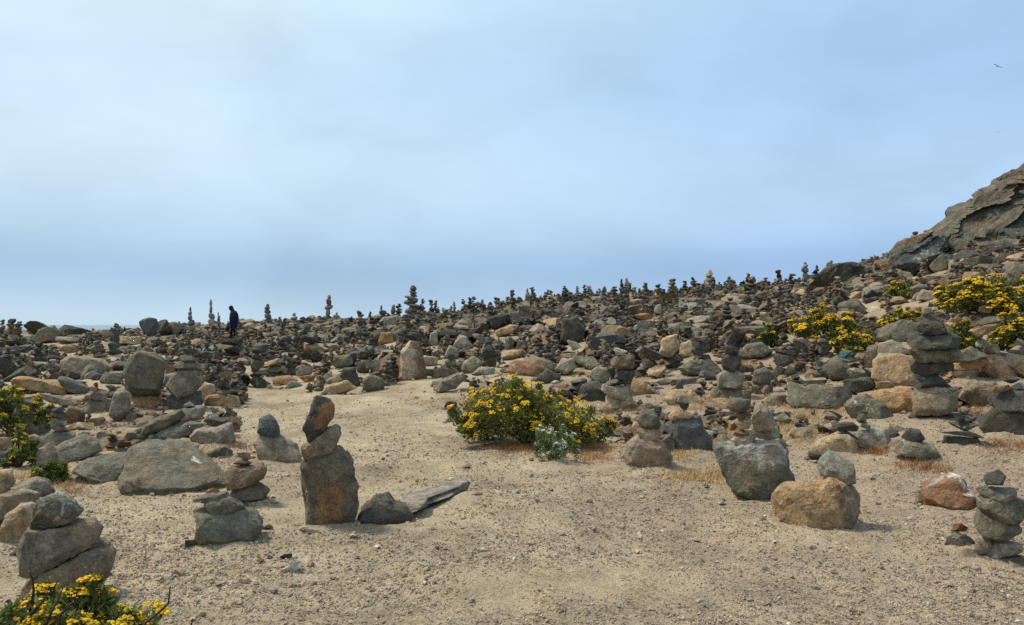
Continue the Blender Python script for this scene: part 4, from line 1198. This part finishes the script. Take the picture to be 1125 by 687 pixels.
for pts in ([(28, 700), (34, 668), (37, 650), (36, 637), (33, 630)], [(10, 700), (28, 680), (44, 664), (60, 645), (66, 634)], [(46, 700), (54, 678), (62, 662), (72, 640)], [(0, 690), (22, 684), (38, 672), (50, 655), (58, 650)],
            [(145, 705), (160, 684), (176, 672), (185, 663), (187, 645)], [(205, 705), (209, 690), (212, 680)], [(8, 660), (24, 672), (26, 690)], [(62, 700), (66, 676), (82, 660), (86, 648)]):
    P = [EYE + ray(a, b) * (3.40 + .10 * rs.uniform(-1, 1)) - np.array(root.location) for a, b in pts]
    V, F = tube(P, np.linspace(.0078, .0028, len(P)))
    mk('twig', V, F, M_TWIG, None, root)

def grass(n, regions, seed):
    rs = np.random.default_rng(seed); Vs, Cs = [], []
    tot = sum(r[4] for r in regions)
    for cx, row, w, dpx, wt, hgt, colr in regions:
        k = int(n * wt / tot); nt = max(3, k // 45)
        tx = cx + rs.normal(size=nt) * w / 3.2; ty = row + rs.normal(size=nt) * dpx / 3
        for a, b in zip(tx, ty):
            hp = ground_hit(a, min(b, 640)); m_ = hp[1] / FPX
            q = 45; bx = hp[0] + rs.normal(size=q) * .09 * rs.uniform(.3, 1.6); by = hp[1] + rs.normal(size=q) * .07; bz = H(bx, by) - .005 + .05 * fbm(np.stack([bx, by, bx * 0], 1) * .9, 3, 5)
            d = rs.normal(size=(q, 3)) * np.array([.65, .65, .2]) + np.array([0, 0, .75]); d /= np.linalg.norm(d, axis=1)[:, None]
            L_ = hgt * rs.uniform(.4, 1.25, q)[:, None]; s = np.stack([d[:, 1], -d[:, 0], d[:, 0] * 0], 1) + .01; s /= np.linalg.norm(s, axis=1)[:, None]
            B = np.stack([bx, by, bz], 1); wd = .0035
            Vs.append(np.stack([B - s * wd, B + s * wd, B + d * L_ + np.array([0, 0, -.25]) * L_ * rs.uniform(0, 1, (q, 1))], 1).reshape(-1, 3))
            Cs.append(np.repeat(np.array(colr) * rs.uniform(.6, 1.3, (q, 1)), 3, 0))
    V = np.concatenate(Vs); o = mk('dry_grass', V, np.arange(len(V)).reshape(-1, 3), M_STRAW, np.concatenate(Cs), smooth=False)
    tag(o, 'tufts of dry straw-coloured grass between the rocks', 'grass', None, 'stuff')
ST = (.46, .31, .14); OR = (.34, .18, .075); BR = (.20, .13, .07)
grass(52000, [(575, 494, 50, 12, 3, .08, OR), (650, 498, 50, 16, 2.4, .08, OR), (682, 452, 40, 10, 2, .10, BR), (676, 470, 36, 14, 1.6, .07, OR), (786, 478, 22, 32, 2.2, .10, ST), (800, 520, 40, 14, .8, .08, ST), (765, 525, 60, 12, 1.3, .09, ST), (745, 505, 40, 10, 1, .08, ST), (880, 468, 46, 34, 3.6, .10, ST), (855, 447, 30, 6, 1.4, .10, OR),
              (960, 497, 60, 8, 1.4, .07, OR), (1010, 507, 40, 8, 1.5, .08, OR), (1065, 452, 30, 10, 1, .08, ST), (1040, 445, 14, 14, 1, .10, ST), (905, 450, 80, 8, 1.6, .08, ST), (925, 430, 26, 8, .6, .08, ST), (820, 400, 40, 16, 1.2, .07, OR), (890, 405, 40, 14, 1, .06, ST), (735, 445, 60, 10, .8, .06, ST), (150, 458, 40, 12, 1.6, .07, OR), (70, 535, 40, 10, 1, .07, ST), (620, 430, 60, 14, 1.5, .14, BR), (560, 412, 60, 8, .8, .12, BR), (255, 492, 20, 8, .6, .1, BR), (215, 476, 60, 26, 1.6, .08, OR), (120, 476, 60, 16, 1.2, .08, BR), (40, 528, 60, 14, 1.0, .08, ST), (300, 430, 50, 8, .7, .07, ST), (430, 424, 60, 6, .7, .07, ST), (480, 440, 50, 10, .7, .07, ST), (1100, 490, 50, 8, .7, .07, OR), (780, 445, 50, 20, 1.4, .09, OR)], 8)

# ------------------------------------------------------------------ person far off on the path: dark hooded robe, head bowed to the left
def person():
    D = 37.0; g0 = EYE + ray(256, 372.5) * D; g = np.array([g0[0], g0[1], max(g0[2], float(H(g0[0], g0[1])))])
    top = (EYE + ray(256, 336.5) * D)[2]; Hh = top - g[2]; s = Hh / 1.66
    root = empty('person', tuple(g)); tag(root, 'person in a dark navy hooded robe walking with bowed head', 'person')
    J = {'pel': (0, 0, .92), 'ch': (.02, 0, 1.22), 'nk': (-.04, 0, 1.42), 'hd': (-.11, -.01, 1.55), 'cr': (-.13, -.01, 1.64), 'ls': (.03, .17, 1.36), 'le': (.08, .21, 1.10), 'lh': (-.05, .16, .93), 'rs': (.03, -.17, 1.36), 're': (.09, -.21, 1.10), 'rh': (-.04, -.17, .93),
         'lp': (0, .09, .88), 'lk': (-.10, .09, .49), 'la': (-.10, .09, .08), 'lt': (-.25, .09, .035), 'rp': (0, -.09, .88), 'rk': (.03, -.09, .48), 'ra': (.16, -.09, .09), 'rt': (.02, -.09, .035)}
    rad = {'pel': .14, 'ch': .15, 'nk': .06, 'hd': .095, 'cr': .07, 'ls': .065, 'le': .045, 'lh': .035, 'rs': .065, 're': .045, 'rh': .035, 'lp': .09, 'lk': .06, 'la': .04, 'lt': .035, 'rp': .09, 'rk': .06, 'ra': .04, 'rt': .035}
    E = [('pel', 'ch'), ('ch', 'nk'), ('nk', 'hd'), ('hd', 'cr'), ('ch', 'ls'), ('ls', 'le'), ('le', 'lh'), ('ch', 'rs'), ('rs', 're'), ('re', 'rh'), ('pel', 'lp'), ('lp', 'lk'), ('lk', 'la'), ('la', 'lt'), ('pel', 'rp'), ('rp', 'rk'), ('rk', 'ra'), ('ra', 'rt')]
    ks = list(J); me = bpy.data.meshes.new('body'); me.from_pydata([tuple(np.array(J[k]) * s) for k in ks], [(ks.index(a), ks.index(b)) for a, b in E], [])
    o = bpy.data.objects.new('body', me); C.objects.link(o); o.parent = root
    md = o.modifiers.new('skin', 'SKIN'); o.modifiers.new('sub', 'SUBSURF').render_levels = 1
    for k, v in zip(ks, me.skin_vertices[0].data): v.radius = (rad[k] * s,) * 2; v.use_root = k == 'pel'
    me.materials.append(simple_mat('dark_cloth', (.02, .021, .026), .9))
    navy = simple_mat('navy_cloth', (.011, .018, .042), .85)
    def lathe(name, rings, par):
        V, F = [], []; k = 20
        for (cx, cy, z, rx, ry) in rings:
            for j in range(k):
                a = 6.283 * j / k; f = 1 + .05 * math.sin(5 * a + z * 7); V.append(((cx + rx * f * math.cos(a)) * s, (cy + ry * f * math.sin(a)) * s, z * s))
        for i in range(len(rings) - 1):
            for j in range(k): F.append((i * k + j, i * k + (j + 1) % k, i * k + k + (j + 1) % k, i * k + k + j))
        return mk(name, V, np.array(F), navy, None, par)
    lathe('robe', [(.03, 0, .46, .15, .19), (.03, 0, .6, .19, .23), (.04, 0, .82, .225, .27), (.05, 0, 1.05, .23, .28), (.05, 0, 1.25, .205, .26), (.03, 0, 1.38, .15, .20), (-.02, 0, 1.45, .09, .10), (-.05, 0, 1.48, .05, .05)], root)
    lathe('hood', [(-.03, 0, 1.40, .10, .12), (-.08, 0, 1.48, .125, .13), (-.11, 0, 1.57, .125, .125), (-.12, 0, 1.65, .095, .10), (-.11, 0, 1.69, .045, .05), (-.11, 0, 1.70, .003, .003)], root)
person()

# ------------------------------------------------------------------ two gulls
def bird(px, py, span_px, roll, head, label, D=70.0):
    c = EYE + ray(px, py) * D; s = span_px * D / FPX / 2
    V, F = [], []; k = 8
    body = [(-.52, .01), (-.42, .05), (-.2, .09), (0, .10), (.2, .085), (.34, .06), (.42, .055), (.5, .03), (.56, .004)]
    for x, r in body:
        for j in range(k): a = 6.283 * j / k; V.append((x, r * math.cos(a), r * .85 * math.sin(a)))
    for i in range(len(body) - 1):
        for j in range(k): F.append((i * k + j, i * k + (j + 1) % k, i * k + k + (j + 1) % k, i * k + k + j))
    for sg in (-1, 1):
        b = len(V)
        for (y, x0, x1, z) in [(.06, -.10, .17, .03), (.45, -.08, .20, .14), (.8, -.14, .09, .12), (1.0, -.24, -.18, .08)]:
            V += [(x0, sg * y, z), (x1, sg * y, z), (x1, sg * y, z - .025), (x0, sg * y, z - .02)]
        for i in range(3):
            for j in range(4): F.append((b + i * 4 + j, b + i * 4 + (j + 1) % 4, b + i * 4 + 4 + (j + 1) % 4, b + i * 4 + 4 + j))
        F.append((b + 12, b + 13, b + 14, b + 15))
    o = mk('gull', np.array(V) * s, np.array(F), simple_mat('plumage', (.16, .17, .18), .8), None, None, loc=c); o.rotation_euler = (roll, R(-8), head); tag(o, label, 'bird')
bird(1096, 73, 10, R(28), R(80), 'grey gull gliding high in the sky, upper of two', 60)
bird(1097, 145, 4.5, R(15), R(40), 'tiny gull lower in the sky, the more distant one', 110)

# ------------------------------------------------------------------ light
SUN_EL, SUN_AZ = 56.0, -62.0           # degrees; azimuth measured from the view direction, negative to the left
w = bpy.data.worlds.new('World'); sc.world = w; w.use_nodes = True; nt = w.node_tree; nt.nodes.clear(); L = nt.links.new
def NN(t, **kw):
    n = nt.nodes.new(t)
    for k_, v in kw.items(): setattr(n, k_, v)
    return n
out = NN('ShaderNodeOutputWorld'); bg = NN('ShaderNodeBackground'); sky = NN('ShaderNodeTexSky', sky_type='NISHITA', sun_disc=False)
sky.sun_elevation = R(SUN_EL); sky.sun_rotation = R(SUN_AZ); sky.dust_density = 3; sky.air_density = 1.2
tc = NN('ShaderNodeTexCoord'); sx = NN('ShaderNodeSeparateXYZ'); L(tc.outputs['Generated'], sx.inputs[0])
def RAMP(pts):
    r = ramp(nt, pts); r.color_ramp.interpolation = 'CARDINAL'; return r
K = 10.0     # the fog layer, in the sky texture's own units (the background strength below is 0.1)
lz = NN('ShaderNodeMapRange'); lz.inputs[1].default_value = -.05; lz.inputs[2].default_value = .95; L(sx.outputs[2], lz.inputs[0])
left = RAMP([(.0, (.34, .46, .56)), (.05, (.53, .70, .82)), (.078, (.47, .645, .80)), (.118, (.36, .545, .75)), (.155, (.45, .64, .82)), (.23, (.61, .79, .92)), (.34, (.60, .77, .91)), (.44, (.68, .86, .95)), (1, (.72, .86, .96))])
right = RAMP([(.0, (.28, .40, .52)), (.05, (.36, .53, .76)), (.118, (.315, .485, .73)), (.15, (.375, .56, .81)), (.2, (.45, .635, .865)), (.34, (.38, .58, .83)), (.44, (.43, .64, .87)), (1, (.50, .68, .9))])
for r_ in (left, right): L(lz.outputs[0], r_.inputs[0])
nz = NN('ShaderNodeTexNoise'); nz.inputs['Scale'].default_value = 2.2; nz.inputs['Detail'].default_value = 4; nz.inputs['Roughness'].default_value = .5; nz.inputs['Distortion'].default_value = .2
sc_ = NN('ShaderNodeVectorMath', operation='MULTIPLY'); sc_.inputs[1].default_value = (1, 1, 2.2); L(tc.outputs['Generated'], sc_.inputs[0]); L(sc_.outputs[0], nz.inputs['Vector'])
ma = NN('ShaderNodeMath', operation='MULTIPLY_ADD'); ma.inputs[1].default_value = .55; L(nz.outputs['Fac'], ma.inputs[0]); L(sx.outputs[0], ma.inputs[2])
mr = NN('ShaderNodeMapRange', interpolation_type='SMOOTHSTEP'); mr.inputs[1].default_value = -.22; mr.inputs[2].default_value = .72; L(ma.outputs[0], mr.inputs[0])
fog = mixrgb(nt, L, mr.outputs[0], left.outputs[0], right.outputs[0])
n2 = NN('ShaderNodeTexNoise'); n2.inputs['Scale'].default_value = 4.5; n2.inputs['Detail'].default_value = 5; n2.inputs['Roughness'].default_value = .5; n2.inputs['Distortion'].default_value = .25; L(sc_.outputs[0], n2.inputs['Vector'])
m2 = ramp(nt, [(.34, .93), (.5, 1.0), (.68, 1.07)]); L(n2.outputs['Fac'], m2.inputs[0]); fog = mulrgb(nt, L, fog, m2.outputs[0])
fk = NN('ShaderNodeVectorMath', operation='SCALE'); fk.inputs['Scale'].default_value = K; L(fog, fk.inputs[0])
L(mixrgb(nt, L, .93, sky.outputs[0], fk.outputs[0]), bg.inputs['Color']); bg.inputs['Strength'].default_value = .1; L(bg.outputs[0], out.inputs[0])
ld = bpy.data.lights.new('sun', 'SUN'); ld.energy = 3.9; ld.angle = R(10); ld.color = (1, .94, .84); lo = bpy.data.objects.new('sun', ld); C.objects.link(lo)
a, e = R(SUN_AZ), R(SUN_EL); dv = Vector((math.sin(a) * math.cos(e), math.cos(a) * math.cos(e), math.sin(e)))
lo.rotation_euler = (-dv).to_track_quat('-Z', 'Y').to_euler()
sc.view_settings.view_transform = 'Standard'; sc.view_settings.look = 'None'; sc.view_settings.exposure = 0.12; sc.view_settings.gamma = 1
sc.render.engine = 'CYCLES'; sc.cycles.max_bounces = 5; sc.cycles.use_denoising = False
